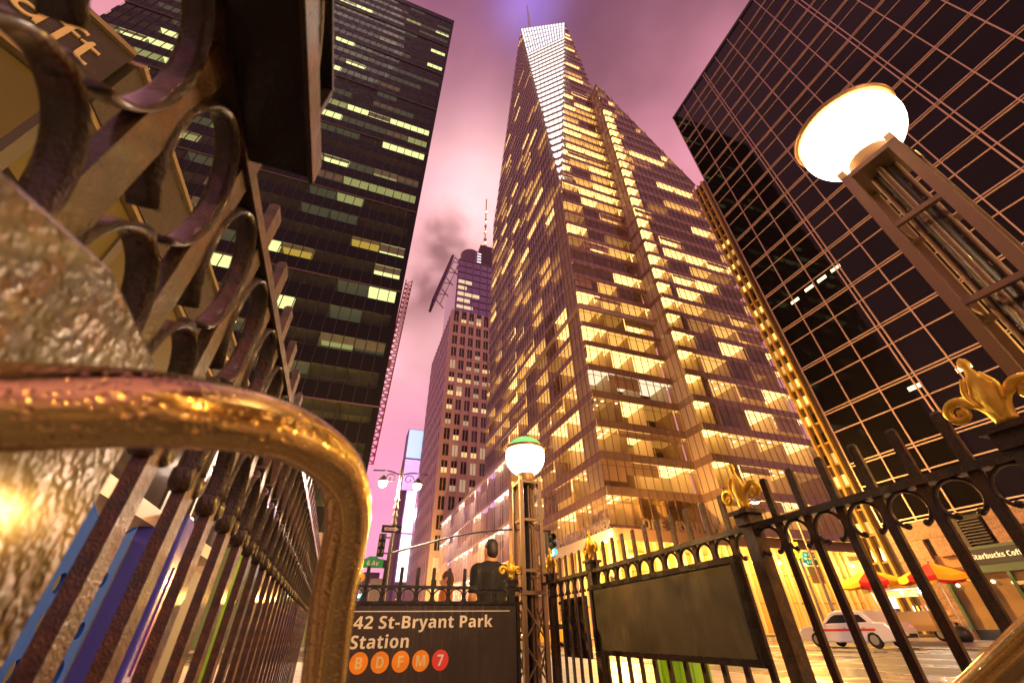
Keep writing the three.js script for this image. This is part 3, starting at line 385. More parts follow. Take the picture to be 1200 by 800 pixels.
// ------------------------------------------------------------------ lit advertising towers at the end of the street
{
  const mk = (label, x0, x1, y0, y1, z, c, k, rows) => {
    const t = thing('billboard_tower', label, 'billboard', [0, 0, 0], 0, undefined), w = x1 - x0;
    part('tower_body', new Q().span(x0, x1, 0, y1, z - 12, z - 0.4), std([0.3, 0.22, 0.4], 0.6), t);
    const h = (y1 - y0) / rows.length; rows.forEach((tone, i) => { const s = part('screen', new Q().span(x0 + 0.4, x1 - 0.4, y0 + i * h + 0.6, y0 + (i + 1) * h - 0.4, z - 0.4, z), glow(tone, k), t); part('screen_frame', new Q().span(x0, x1, y0 + i * h - 0.3, y0 + i * h + 0.3, z - 0.3, z + 0.3), std([0.2, 0.15, 0.25], 0.5), s); });
    return t;
  };
  mk('tall pale blue lit billboard tower at the far street end', 20.6, 31.8, 64, 100, -232, 0, 1.1, [[0.9, 0.45, 1], [0.5, 0.7, 1]]);
  const b = mk('white lit billboard with a walking figure poster', 22.8, 36, 20, 62, -222, 0, 2.0, [[0.95, 0.95, 1], [1, 0.7, 1]]);
  const fig = new Q(); fig.box(30.4, 35, -221.8, 1.5, 6.5, 0.1); fig.box(30.4, 39.2, -221.8, 1.0, 1.4, 0.1); fig.hexa([[29.6, 24.5, -221.75], [30.2, 24.5, -221.75], [30.5, 32, -221.75], [29.7, 32, -221.75], [29.6, 24.5, -221.85], [30.2, 24.5, -221.85], [30.5, 32, -221.85], [29.7, 32, -221.85]]); fig.hexa([[31.2, 24.2, -221.75], [31.7, 24.2, -221.75], [31.2, 32, -221.75], [30.5, 32, -221.75], [31.2, 24.2, -221.85], [31.7, 24.2, -221.85], [31.2, 32, -221.85], [30.5, 32, -221.85]]); part('poster_figure', fig, std([0.12, 0.2, 0.22], 0.7), b);
  const pl = new THREE.PointLight(col(1, 0.5, 0.9), 9000, 0, 2); pl.position.set(29, 48, -214); pl.castShadow = true; pl.shadow.radius = 60; b.add(pl);
  mk('magenta lit billboard wall beside the gridded tower', 36.4, 45, 16, 92, -236, 0, 1.2, [[1, 0.4, 0.8], [1, 0.3, 0.75], [1, 0.65, 0.95]]);
  const low = thing('slatted_building', 'small grey building with slanted floor bands below the white billboard', 'building'); part('wall', new Q().span(30, 36, 0, 26, -180, -172), std([0.35, 0.25, 0.28], 0.7), low); for (let i = 0; i < 7; i++) part('floor_band', new Q().span(29.6, 30, 3 + i * 3.2, 4.2 + i * 3.2, -180, -171.6), std([0.7, 0.55, 0.6], 0.6), low);
  const far = thing('distant_tower', 'dim violet tower far down the street with small lit windows', 'building'); part('wall', new Q().span(8, 17, 0, 26, -250, -240), std([0.16, 0.11, 0.2], 0.8), far); const g = new Q().box(0, 0, 0, 0.7, 0.9, 0.1).geo(), lm = glow([0.9, 0.75, 1], 0.9); for (let i = 0; i < 40; i++) if (hash(i, 3) < 0.6) { const w = part('window', g, lm, far); w.position.set(8.8 + (i % 8) * 1.05, 6 + Math.floor(i / 8) * 3.6, -239.9); }
}

// ------------------------------------------------------------------ red tower crane
{
  const t = thing('tower_crane', 'red lattice crane jib rising beside the dark office tower', 'crane'), red = std([0.62, 0.06, 0.08], 0.6);
  const A = V(0.9, 40, -118.5), B = V(2.75, 111.5, -120), lat = (name, A, B, w, n) => { const q = new Q(), d = B.clone().sub(A), o = (u, i, j) => A.clone().addScaledVector(d, u).add(V(i * w / 2, 0, j * w / 2)).toArray(); for (const [i, j] of [[-1, -1], [1, -1], [1, 1], [-1, 1]]) q.bar(o(0, i, j), o(1, i, j), 0.34); for (let k = 0; k < n; k++) { const u = k / n, v = (k + 1) / n; for (const [a, b] of [[[-1, 1], [1, 1]], [[1, 1], [1, -1]], [[1, -1], [-1, -1]], [[-1, -1], [-1, 1]]]) { q.bar(o(u, ...a), o(v, ...b), 0.2); q.bar(o(u, ...a), o(u, ...b), 0.2); } } return part(name, q, red, t); };
  lat('jib', A, B, 2.3, 30); lat('tower', V(-0.4, 0, -119), V(-0.3, 74, -119), 1.8, 30);
  part('cab', new Q().box(0.9, 72.5, -117.6, 1.7, 2, 1.6), std([0.75, 0.5, 0.55], 0.5), t); part('winch', new Q().box(-0.6, 70.8, -119.6, 2, 1.6, 2.6), red, t); const cab = new Q(); cab.bar([0.4, 76, -119], [2.7, 111, -120], 0.08); cab.bar([-0.2, 60, -118.8], [-0.2, 74, -118.8], 0.35); part('hoist_cable', cab, M.black, t);
}

// ------------------------------------------------------------------ next block up the avenue
{
  const t = thing('avenue_building', 'low lit building on the avenue past the glass tower lobby', 'building'), m = { spandrel: std([0.4, 0.28, 0.16], 0.6), dark: std([0.5, 0.38, 0.22], 0.8), wall: std([0.6, 0.45, 0.25], 0.9), mullion: std([0.4, 0.3, 0.18], 0.5), glass: pane([0.9, 0.8, 0.62]), hi: glow([1, 0.62, 0.16], 1.7), mid: glow([1, 0.58, 0.14], 0.9), dim: glow([1, 0.5, 0.1], 0.3) };
  facade(t, { L: () => [75.4, -45.9], R: () => [118, -45.9], n: [0, 1], floors: levels([0.2, 6, 4.4, 0.8]), pitch: 1.6, run: 3, m, tone: (k, r) => { const h = hash(k, r, 23); return h < 0.45 || k < 2 ? 'hi' : h < 0.8 ? 'mid' : 'dim'; } });
  part('core', new Q().span(75.4, 118, 0, 27, -60, -51), m.dark, t); part('parapet', new Q().span(75.4, 118, 26.6, 27.4, -51, -45.8), m.spandrel, t);
}

// ------------------------------------------------------------------ iron fences round the station stairs
const barGeo = (w, d, h) => { const q = new Q(), a = w / 2, e = d / 2, b = a * 0.6, f = e * 0.6, c = w * 0.3; q.hexa([[-a, 0, e], [a, 0, e], [a, h - c, e], [-a, h - c, e], [-a, 0, -e], [a, 0, -e], [a, h - c, -e], [-a, h - c, -e]]); q.hexa([[-a, h - c, e], [a, h - c, e], [b, h, f], [-b, h, f], [-a, h - c, -e], [a, h - c, -e], [b, h, -f], [-b, h, -f]]); return q.geo(); };
function archGeo(rx, ry, top, tube, curl) {          // a horseshoe under the rail whose ends curl inward to a knob
  const pts = [], rad = []; for (let i = 0; i <= 30; i++) { const a = mix(-0.95, Math.PI + 0.95, i / 30); pts.push([Math.cos(a) * rx, top - ry + Math.sin(a) * ry, 0]); rad.push(tube); }
  const out = [sweep(pts, rad, 8, 0.5)];
  for (const s of [-1, 1]) { const e = [s * Math.cos(0.95) * rx, top - ry - Math.sin(0.95) * ry, 0]; out.push(new THREE.SphereGeometry(curl, 10, 8).translate(e[0] - s * curl * 0.5, e[1] + curl * 0.2, 0)); }
  return join(out);
}
function loopGeo(rx, top, tube) {                    // taller double scroll: a loop under the rail and a smaller arch below it
  const A = [], B = []; for (let i = 0; i <= 36; i++) { const a = mix(-1.25, Math.PI + 1.25, i / 36); A.push([Math.cos(a) * rx, top - 0.075 + Math.sin(a) * 0.075, 0]); }
  for (let i = 0; i <= 24; i++) { const a = mix(-0.2, Math.PI + 0.2, i / 24); B.push([Math.cos(a) * rx * 0.95, top - 0.235 + Math.sin(a) * 0.07, 0]); }
  const s = [[rx * 0.95, top - 0.25, 0], [rx * 0.9, top - 0.27, 0], [rx * 0.72, top - 0.265, 0], [rx * 0.7, top - 0.25, 0]];
  return join([sweep(A, tube, 12, 0.3), sweep(B, tube, 12, 0.3), sweep(curve(s, 10), tube, 8, 0.4), sweep(curve(s.map(p => [-p[0], p[1], 0]), 10), tube, 8, 0.4), new THREE.SphereGeometry(tube * 0.8, 10, 8).translate(0, top - 0.16, 0)]);
}
function finialGeo(k = 1) {                          // gilded fleur: a bud between two scrolls on a moulded foot
  const bud = new THREE.LatheGeometry([[0, 0], [0.012, 0.01], [0.017, 0.03], [0.03, 0.06], [0.034, 0.085], [0.026, 0.115], [0.014, 0.145], [0.008, 0.165], [0.014, 0.178], [0.010, 0.192], [0, 0.2]].map(p => new THREE.Vector2(p[0] * k, p[1] * k)), 14).scale(1, 1, 0.72), out = [bud];
  for (const s of [-1, 1]) {
    const P = [], r = []; for (let i = 0; i <= 34; i++) { const t = i / 34; if (t < 0.35) { const u = t / 0.35; P.push([s * mix(0.008, 0.05, u * u) * k, mix(0.01, 0.085, Math.sin(u * 1.4)) * k, 0]); } else { const u = (t - 0.35) / 0.65, a = Math.PI * (0.75 - 2.0 * u), q = mix(0.033, 0.009, u); P.push([s * (0.073 + Math.cos(a) * q) * k, (0.066 + Math.sin(a) * q) * k, 0]); } r.push(mix(0.013, 0.007, t) * k); }
    out.push(sweep(P, r, 8, 1.25), new THREE.SphereGeometry(0.011 * k, 10, 8).translate(s * 0.07 * k, 0.066 * k, 0));
    out.push(sweep(curve([[s * 0.025 * k, 0.06 * k, 0.012 * k], [s * 0.034 * k, 0.1 * k, 0.014 * k], [s * 0.018 * k, 0.14 * k, 0.012 * k]], 8), 0.006 * k, 6));
  }
  return join(out);
}
function fence(label, A, B, o) {
  const len = Math.hypot(B[0] - A[0], B[1] - A[1]), t = thing('iron_fence', label, 'fence', [A[0], 0, A[1]], Math.atan2(-(B[1] - A[1]), B[0] - A[0])), y = o.rail, w = o.bar ?? 0.027, mat = o.mat ?? M.iron;
  const bg = barGeo(w, o.thick ?? 0.013, y + o.spike - 0.1), ag = o.loop ? loopGeo(o.pitch / 2 - w / 2 + 0.004, y - 0.012, 0.0115) : archGeo(o.pitch / 2 - w / 2 + 0.002, 0.05, y - 0.012, 0.0095, 0.0095);
  const n = Math.floor((len - (o.first ?? 0)) / o.pitch);
  const near = d => o.posts.some(p => Math.abs(p - d) < o.pitch * 0.45);
  for (let i = 0; i <= n; i++) { const d = (o.first ?? 0) + i * o.pitch; if (!near(d)) { const b = part('bar', bg, mat, t); b.position.set(d, 0.1, 0); b.rotation.y = (hash(i, 3) - 0.5) * 0.05; } if (i < n) { const a = part('arch', ag, mat, t); a.position.set(d + o.pitch / 2, 0, 0); } }
  part('top_rail', new Q().box(len / 2, y, 0, len, o.railH ?? 0.022, o.railW ?? 0.05), mat, t);
  if (o.under) part('middle_rail', new Q().box(len / 2, o.under, 0, len, 0.02, 0.035), mat, t);
  part('bottom_rail', new Q().box(len / 2, 0.2, 0, len, 0.03, 0.04), mat, t);
  for (const d of o.posts) {
    const p = part('post', new Q().box(d, (y + 0.05) / 2 + 0.05, 0, 0.055, y - 0.05, 0.055).box(d, y + 0.03, 0, 0.075, 0.04, 0.075).box(d, y + 0.058, 0, 0.1, 0.016, 0.1), mat, t);
    if (!o.plain) { const f = part('finial', finialGeo(1), M.gold, p); f.position.set(d, y + 0.066, 0); f.rotation.y = o.turn ?? 0; }
  }
  return t;
}
fence('near iron fence with tall spiked bars and double scrolls beside the bronze handrail', [-0.19, -3.79], [-0.19, 0.35], { rail: 1.168, spike: 0.088, pitch: 0.118, first: 0.029, posts: [], loop: true, railH: 0.018, railW: 0.024, plain: true, bar: 0.028, thick: 0.013 });
fence('short iron fence carrying the station sign', [-0.16, -3.8], [1.5, -3.8], { rail: 1.053, spike: 0.14, pitch: 0.13, first: 0.08, posts: [1.53], under: 0.945, mat: M.ironDark });
fence('long iron fence with arches and three gilded finials beside the blank dark panel', [1.655, -3.72], [1.435, 0.7], { rail: 1.08, spike: 0.16, pitch: 0.127, first: 0.1, posts: [0.16, 0.93, 2.38, 3.27], under: undefined });
// cast end plate of the near fence: a lumpy flat newel with a sloped shoulder, and the framed scroll above
{
  const t = thing('newel_plate', 'lumpy cast newel plate with wet golden surface at the handrail end', 'newel post', [-0.17, 0, 0]);
  const s = new THREE.Shape([[0.02, 0.1], [0.345, 0.1], [0.345, 0.885], [0.325, 0.912], [0.235, 0.922], [0.15, 0.9], [0.02, 0.9]].map(p => new THREE.Vector2(p[0], p[1])));
  const g = new THREE.ExtrudeGeometry(s, { depth: 0.02, bevelEnabled: true, bevelSize: 0.003, bevelThickness: 0.003, bevelSegments: 2 }); g.rotateY(Math.PI / 2);
  const pl = part('plate', g, phys([1, 1, 1], 1, 0.25, { map: rep(T.rust, 6), roughnessMap: rep(T.patch, 8), bumpMap: rep(T.cast, 3.2), bumpScale: 0.009, clearcoat: 1, clearcoatRoughness: 0.12 }), t); pl.position.x = -0.012;
  const u = thing('scroll_frame', 'black iron frame with a curved scroll above the near fence', 'bracket', [-0.13, 0, 0]);
  part('rail', new Q().span(-0.058, 0.012, 1.165, 1.19, -0.318, 0.2), M.ironDark, u); part('rail_lip', new Q().span(0.012, 0.017, 1.158, 1.195, -0.32, 0.2), M.iron, u);
  const fr = new Q(); fr.bar([0, 1.28, -0.05], [0, 1.28, -0.275], 0.02, 0.007); fr.bar([0, 1.278, -0.275], [0, 1.2, -0.272], 0.02, 0.007); part('frame', fr, M.ironDark, u);
  part('scroll', sweep(curve([[0, 1.275, -0.12], [0, 1.262, -0.2], [0, 1.235, -0.245], [0, 1.2, -0.262]], 16), 0.005, 8), M.iron, u);
  part('leaf', new Q().hexa([[-0.004, 1.195, -0.1], [0.004, 1.195, -0.1], [0.004, 1.275, -0.1], [-0.004, 1.275, -0.1], [-0.004, 1.195, -0.16], [0.004, 1.195, -0.16], [0.004, 1.25, -0.2], [-0.004, 1.25, -0.2]]), M.ironDark, u);
}
// handrails
{
  const L = curve([[-0.23, 0.797, -0.176], [-0.172, 0.8145, -0.1927], [-0.1494, 0.8212, -0.1988], [-0.1126, 0.8352, -0.2163], [-0.0956, 0.8418, -0.2285], [-0.0669, 0.8553, -0.2666], [-0.042, 0.8626, -0.3109], [-0.0182, 0.8568, -0.3524], [-0.0059, 0.8337, -0.3827], [-0.004, 0.7762, -0.4314], [0.0013, 0.7174, -0.4786], [0.0075, 0.657, -0.5293], [0.02, 0.4, -0.74], [0.04, -0.1, -1.15]], 110);
  const t = thing('handrail', 'wet bronze handrail bending down in front of the near fence', 'handrail'); part('tube', sweep(L, 0.0182, 28), M.brass, t); part('wall_flange', cyl(0.032, 0.032, 0.012, 0, 0, 0, 24).rotateZ(Math.PI / 2).translate(-0.2, 0.806, -0.185), M.ironDark, t);
  const u = thing('handrail', 'straight bronze stair handrail sloping down below the long fence', 'handrail'); part('tube', sweep([[0.96, 1.47, 0.75], [0.96, 0.735, -0.42], [0.96, -0.9, -3.0]], 0.021, 24), M.brassWorn, u); part('wall_bracket', sweep([[0.96, 0.38, -0.99], [1.0, 0.33, -0.99], [1.4, 0.33, -0.99]], 0.012, 8), M.ironDark, u);
}
// station sign
{
  const t = thing('station_sign', 'brown subway station sign with white lettering and coloured route discs', 'sign', [0, 0, -3.765]);
  part('board', new Q().span(0.055, 1.395, 0.12, 0.935, 0, 0.025), M.signPanel, t);
  const fr = new Q(); fr.span(0.03, 0.056, 0.1, 0.955, -0.004, 0.04).span(1.394, 1.42, 0.1, 0.955, -0.004, 0.04).span(0.056, 1.394, 0.934, 0.956, -0.004, 0.038).span(0.056, 1.394, 0.1, 0.122, -0.004, 0.038); part('frame', fr, M.ironDark, t);
  part('rule', new Q().span(0.12, 1.335, 0.8885, 0.8945, 0.025, 0.0265), M.cream, t);
  const word = (s, x, y, size, w) => { const g = letters(s, size, 0.0015); g.computeBoundingBox(); const k = w / (g.boundingBox.max.x - g.boundingBox.min.x); g.scale(k, 1, 1); g.translate(x - g.boundingBox.min.x * k, y, 0.0255); return g; };
  part('lettering', join([word('42 St-Bryant Park', 0.135, 0.786, 0.077, 1.055), word('Station', 0.135, 0.671, 0.077, 0.41)]), M.cream, t);
  const or = std([0.95, 0.32, 0.01], 0.4), red = std([0.8, 0.06, 0.05], 0.4);
  'BDFM7'.split('').forEach((c, i) => { const x = 0.214 + i * 0.1435; const d = part('route_disc', cyl(0.062, 0.062, 0.003, 0, 0, 0, 40).rotateX(Math.PI / 2), c === '7' ? red : or, t); d.position.set(x, 0.592, 0.0265); const g = letters(c, 0.066, 0.001); g.computeBoundingBox(); const b = g.boundingBox; g.translate(-(b.min.x + b.max.x) / 2, -0.033, 0.0016); part('letter', g, c === '7' ? M.white : std([0.85, 0.7, 0.35], 0.5), d); });
}
// blank boards on the long fence
{
  const a = Math.atan2(-4.42, -0.22), turn = Math.atan2(-(0.7 + 3.72), 1.435 - 1.655), d = [-0.0497, 0.9988], P = (s, off) => [1.655 + d[0] * s - off, -3.72 + d[1] * s];
  const p = P(1.63, 0.045), t = thing('blank_board', 'large blank dark metal board bolted to the long fence', 'sign board', [p[0], 0, p[1]], turn);
  part('board', new Q().box(0, 0.81, 0, 1.28, 0.325, 0.02), M.panel, t); const f = new Q(); f.box(0, 0.978, 0, 1.33, 0.024, 0.035).box(0, 0.642, 0, 1.33, 0.024, 0.035).box(-0.65, 0.81, 0, 0.025, 0.312, 0.034).box(0.65, 0.81, 0, 0.025, 0.312, 0.034); part('frame', f, M.ironDark, t);
  for (const x of [-0.6, -0.2, 0.2, 0.6]) part('bolt', cyl(0.008, 0.008, 0.012, x, 0.978, 0, 8).rotateX(0), M.ironDark, t);
  const q = P(0.46, -0.05), u = thing('blank_board', 'small plain black board behind the bars next to the lamp', 'sign board', [q[0], 0, q[1]], turn); part('board', new Q().box(0, 0.775, 0, 0.44, 0.36, 0.018), M.ironDark, u); part('bracket', new Q().box(0, 0.93, 0.02, 0.46, 0.02, 0.02), M.ironDark, u);
}
// ------------------------------------------------------------------ globe lamps
function globeLamp(label, x, z, gy, power, turn = 0) {
  const t = thing('globe_lamp', label, 'street lamp', [x, 0, z], turn), top = gy - 0.3, h = 0.095;
  const lampIron = phys([0.2, 0.13, 0.07], 0.4, 0.5, { bumpMap: rep(T.cast, 6), bumpScale: 0.001, clearcoat: 0.4 });
  for (const [i, j] of [[-1, -1], [1, -1], [1, 1], [-1, 1]]) part('column_bar', new Q().box(i * h, top / 2, j * h, 0.036, top, 0.036), lampIron, t);
  for (const [i, j] of [[-0.45, 0], [0.45, 0], [0, 0.45], [0, -0.45]]) part('inner_rod', cyl(0.011, 0.011, top, i * h, top / 2, j * h, 8), lampIron, t);
  part('centre_pipe', cyl(0.03, 0.03, top, 0, top / 2, 0, 12), M.ironDark, t);
  for (let y = top - 0.34; y > 1.0; y -= 0.42) part('tie_frame', new Q().box(0, y, h, 0.22, 0.022, 0.02).box(0, y, -h, 0.22, 0.022, 0.02).box(h, y, 0, 0.02, 0.022, 0.18).box(-h, y, 0, 0.02, 0.022, 0.18).box(0, y - 0.05, 0, 0.18, 0.014, 0.014).box(0, y - 0.05, 0.0, 0.013, 0.013, 0.18), lampIron, t);
  for (let y = 0.15; y < 0.95; y += 0.27) for (const s of [-1, 1]) { const o = s * h; part('lattice', join([sweep([[-h, y, o], [h, y + 0.25, o]], 0.008, 6), sweep([[h, y, o], [-h, y + 0.25, o]], 0.008, 6), sweep([[o, y, -h], [o, y + 0.25, h]], 0.008, 6), sweep([[o, y, h], [o, y + 0.25, -h]], 0.008, 6)]), lampIron, t); }
  part('column_foot', new Q().box(0, 0.05, 0, 0.34, 0.1, 0.34).box(0, 1.02, 0, 0.25, 0.03, 0.25), lampIron, t);
  part('cap_plate', new Q().box(0, top + 0.012, 0, 0.225, 0.024, 0.225), lampIron, t);
  for (const [i, j] of [[-1, -1], [1, -1], [1, 1], [-1, 1]]) part('cap_block', new Q().box(i * 0.1, top + 0.042, j * 0.1, 0.028, 0.04, 0.028), std([0.6, 0.45, 0.25], 0.4, 0.3), t);
  part('neck', new THREE.LatheGeometry([[0.07, 0], [0.085, 0.02], [0.08, 0.05], [0.09, 0.11], [0.105, 0.135], [0.1, 0.145], [0, 0.145]].map(p => new THREE.Vector2(...p)), 24).translate(0, top + 0.027, 0), std([0.45, 0.26, 0.1], 0.4, 0.4), t);
  const r = 0.205, g = part('globe', new THREE.SphereGeometry(r, 40, 24, 0, 6.2832, 1.18, 2.96 - 1.18).translate(0, gy, 0), glow([1, 0.9, 0.72], 4.5, [0.9, 0.9, 0.9]), t);
  part('green_cap', new THREE.SphereGeometry(r * 1.05, 40, 14, 0, 6.2832, 0, 1.2).translate(0, gy, 0), new THREE.MeshPhysicalMaterial({ color: col(0.12, 0.5, 0.12), roughness: 0.15, emissive: col(0.28, 0.9, 0.22), emissiveIntensity: 1.0, clearcoat: 1 }), g);
  part('brass_band', new THREE.TorusGeometry(r * 0.99, 0.015, 10, 48).rotateX(Math.PI / 2).translate(0, gy + r * 0.37, 0), std([0.35, 0.2, 0.08], 0.35, 0.6), t);
  const l = new THREE.PointLight(col(1, 0.64, 0.28), power, 0, 2); l.position.set(0, gy - 0.02, 0); l.castShadow = true; l.shadow.radius = 8; l.shadow.mapSize.set(1024, 1024); t.add(l);
  return t;
}
globeLamp('green topped globe lamp on lattice column beside the station sign', 1.575, -3.87, 2.25, 12);
globeLamp('green topped globe lamp standing alone before the mirror glass tower', 1.97, -0.39, 2.72, 26, 0.08);
globeLamp('green topped globe lamp at the head of the stairs, long fence side', 1.62, 1.75, 2.72, 14);
globeLamp('green topped globe lamp at the head of the stairs, kiosk side', -0.42, 1.75, 2.72, 3);

// ------------------------------------------------------------------ kiosk and boxes beyond the near fence
{
  const t = thing('food_kiosk', 'dark food kiosk with lettered fascia and tan panels behind the near fence', 'kiosk');
  const fas = std([0.06, 0.05, 0.042], 0.55, 0.2, { roughnessMap: rep(T.patch, 1) }), tan = phys([0.09, 0.07, 0.016], 0.35, 0, { bumpMap: rep(T.patch, 1), bumpScale: 0.002 }), trim = std([0.35, 0.27, 0.14], 0.35, 0.5);
  const O = [[-1.9, -8], [-1.9, -1.8], [-3.2, -0.5], [-3.2, 2.5]], seg = (a, b, y0, y1, w, off) => { const q = new Q(), dx = b[0] - a[0], dz = b[1] - a[1], l = Math.hypot(dx, dz), nx = -dz / l, nz = dx / l; const P = (p, y, o) => [p[0] + -nx * o * -1, y, p[1] + nz * o]; const m = (p, o) => [p[0] + (dz / l) * o, p[1] - (dx / l) * o]; const A0 = m(a, off), B0 = m(b, off), A1 = m(a, off - w), B1 = m(b, off - w); q.hexa([[A0[0], y0, A0[1]], [B0[0], y0, B0[1]], [B0[0], y1, B0[1]], [A0[0], y1, A0[1]], [A1[0], y0, A1[1]], [B1[0], y0, B1[1]], [B1[0], y1, B1[1]], [A1[0], y1, A1[1]]]); return q; };
  for (let i = 0; i < 3; i++) {
    const a = O[i], b = O[i + 1];
    part('fascia', seg(a, b, 3.22, 3.72, 0.1, 0.06), fas, t); part('fascia_trim', seg(a, b, 3.72, 3.76, 0.14, 0.09), trim, t); part('fascia_trim', seg(a, b, 3.18, 3.218, 0.1, 0.05), trim, t);
    part('wall', seg(a, b, 0, 1.5, 0.1, 0), std([0.1, 0.085, 0.06], 0.6), t); part('counter', seg(a, b, 1.62, 1.76, 0.3, 0.12), std([0.6, 0.45, 0.34], 0.5), t);
    const n = Math.round(Math.hypot(b[0] - a[0], b[1] - a[1]) / 0.9); for (let k = 0; k < n; k++) { const p = s => [mix(a[0], b[0], s), mix(a[1], b[1], s)]; part('tan_panel', seg(p((k + 0.02) / n), p((k + 0.98) / n), 2.62, 3.17, 0.03, 0), tan, t); part('serving_window', seg(p((k + 0.04) / n), p((k + 0.96) / n), 1.78, 2.58, 0.02, 0), phys([0.03, 0.03, 0.025], 0.06, 0, {}), t); part('window_post', seg(p((k + 0.96) / n), p((k + 1.04) / n), 1.76, 3.18, 0.05, 0.015), std([0.1, 0.09, 0.07], 0.5, 0.3), t); }
  }
  part('roof', new Q().span(-6, -1.95, 3.76, 3.9, -8, -1.9), fas, t);
  const a = part('lettering', letters('wichcraft', 0.21, 0.012, 'sans_regular'), std([0.8, 0.66, 0.4], 0.5), t); a.rotation.y = Math.PI / 2; a.position.set(-1.838, 3.38, -4.25);
  const g = letters('wichcraft', 0.21, 0.012, 'sans_regular'); g.computeBoundingBox(); g.translate(-g.boundingBox.max.x, 0, 0); const b = part('lettering', g, std([0.6, 0.45, 0.25], 0.5), t); b.rotation.y = Math.PI / 4; b.position.set(-1.9 + 0.045 - 0.06, 3.38, -1.8 + 0.045 + 0.06);
}
{
  const sh = new THREE.Shape([[0, 0], [0.75, 0], [0.75, 1.43], [0.62, 1.36], [0.4, 1.33], [0.16, 1.37], [0, 1.45]].map(p => new THREE.Vector2(...p))), holes = [[0.2, 1.18, 0.035], [0.5, 1.22, 0.03], [0.33, 1.1, 0.09, 1.5], [0.62, 1.08, 0.05], [0.12, 1.02, 0.055], [0.48, 0.92, 0.1, 1.3], [0.2, 0.84, 0.08], [0.64, 0.8, 0.05], [0.38, 0.7, 0.09, 1.4], [0.14, 0.62, 0.06], [0.6, 0.58, 0.08], [0.3, 0.48, 0.1, 1.3], [0.62, 0.36, 0.06], [0.18, 0.3, 0.07], [0.45, 0.25, 0.07]];
  for (const [x, y, r, k = 1] of holes) { const p = new THREE.Path(); p.absellipse(x, y, r * k, r, 0, Math.PI * 2, true, 0.2); sh.holes.push(p); }
  const g = new THREE.ExtrudeGeometry(sh, { depth: 0.02, bevelEnabled: true, bevelSize: 0.005, bevelThickness: 0.005, bevelSegments: 2, curveSegments: 20 });
  const blue = phys([0.012, 0.07, 0.45], 0.85, 0, { specularIntensity: 0.3 });
  const t = thing('perforated_planter', 'blue metal planter screen with round holes behind the near fence', 'planter', [-1.55, 0, -3.3], Math.PI / 2); part('screen', g, blue, t); part('back_box', new Q().span(0.04, 0.72, 0, 1.2, -0.4, -0.35), std([0.05, 0.04, 0.035], 0.7), t);
  const u = thing('news_box', 'glossy violet blue newspaper box behind the near fence', 'newspaper box', [-1.5, 0, -5.1], Math.PI / 2), s2 = new THREE.Shape([[0, 0], [0.7, 0], [0.7, 1.62], [0.5, 1.58], [0.3, 1.62], [0.1, 1.72], [0, 1.72]].map(p => new THREE.Vector2(...p)));
  part('body', new THREE.ExtrudeGeometry(s2, { depth: 0.35, bevelEnabled: true, bevelSize: 0.02, bevelThickness: 0.02, bevelSegments: 3 }).translate(0, 0, -0.4), phys([0.06, 0.06, 0.5], 0.35, 0, { clearcoat: 0.4, roughnessMap: rep(T.patch, 2) }), u); part('door', new Q().span(0.1, 0.6, 0.5, 1.3, -0.03, -0.018), phys([0.3, 0.1, 0.4], 0.2, 0.4, {}), u); part('handle', new Q().span(0.25, 0.45, 1.18, 1.22, -0.018, 0.0), M.steel, u);
  const lime = phys([0.28, 0.62, 0.02], 0.35, 0, { clearcoat: 0.6 });
  const w = thing('lime_post', 'lime green curved steel post behind the near fence', 'post', [-1.4, 0, -7.2]); part('stem', sweep(curve([[0, 0, 0], [0, 0.8, 0], [0, 1.5, 0.02], [0, 1.85, -0.1], [0, 1.95, -0.35]], 30), 0.09, 14), lime, w); part('foot', new Q().box(0, 0.02, 0, 0.4, 0.04, 0.4), M.black, w);
  const b = thing('litter_bin', 'lime green ribbed litter bin behind the large blank board', 'litter bin', [2.62, 0, -3.35]); part('drum', cyl(0.2, 0.18, 0.6, 0, 0.31, 0, 28), lime, b); for (let i = 0; i < 14; i++) { const a = i / 14 * 6.2832; part('rib', new Q().box(Math.cos(a) * 0.195, 0.31, Math.sin(a) * 0.195, 0.02, 0.58, 0.02, -a), lime, b); } part('rim', new THREE.TorusGeometry(0.205, 0.015, 8, 30).rotateX(Math.PI / 2).translate(0, 0.615, 0), std([0.1, 0.25, 0.02], 0.4), b); part('liner', cyl(0.185, 0.185, 0.01, 0, 0.6, 0, 24), M.black, b);
}

// ------------------------------------------------------------------ street lamps
const poleM = std([0.12, 0.1, 0.09], 0.5, 0.4), sodium = col(1, 0.48, 0.1);
function streetLamp(label, x, z, turn, h, power) {
  const t = thing('street_lamp', label, 'street lamp', [x, 0, z], turn, undefined);
  part('pole', cyl(0.07, 0.11, h, 0, h / 2, 0, 14), poleM, t); part('pole_base', cyl(0.17, 0.22, 0.7, 0, 0.35, 0, 14), poleM, t);
  part('arm', sweep(curve([[0, h - 0.3, 0], [0, h + 0.25, 0.4], [0, h + 0.45, 1.3], [0, h + 0.42, 2.3]], 20), 0.04, 8), poleM, t);
  part('lamp_head', new Q().hexa([[-0.16, h + 0.33, 2.2], [0.16, h + 0.33, 2.2], [0.1, h + 0.52, 2.25], [-0.1, h + 0.52, 2.25], [-0.13, h + 0.33, 2.9], [0.13, h + 0.33, 2.9], [0.06, h + 0.44, 2.88], [-0.06, h + 0.44, 2.88]]), poleM, t);
  part('lens', new THREE.SphereGeometry(0.14, 16, 8, 0, 6.2832, 1.5708, 1.5708).scale(1, 0.6, 1.8).translate(0, h + 0.325, 2.55), glow([1, 0.62, 0.22], 8), t);
  const l = new THREE.PointLight(sodium, power, 0, 2); l.position.set(0, h + 0.1, 2.55); l.castShadow = true; l.shadow.radius = 6; t.add(l); return t;
}
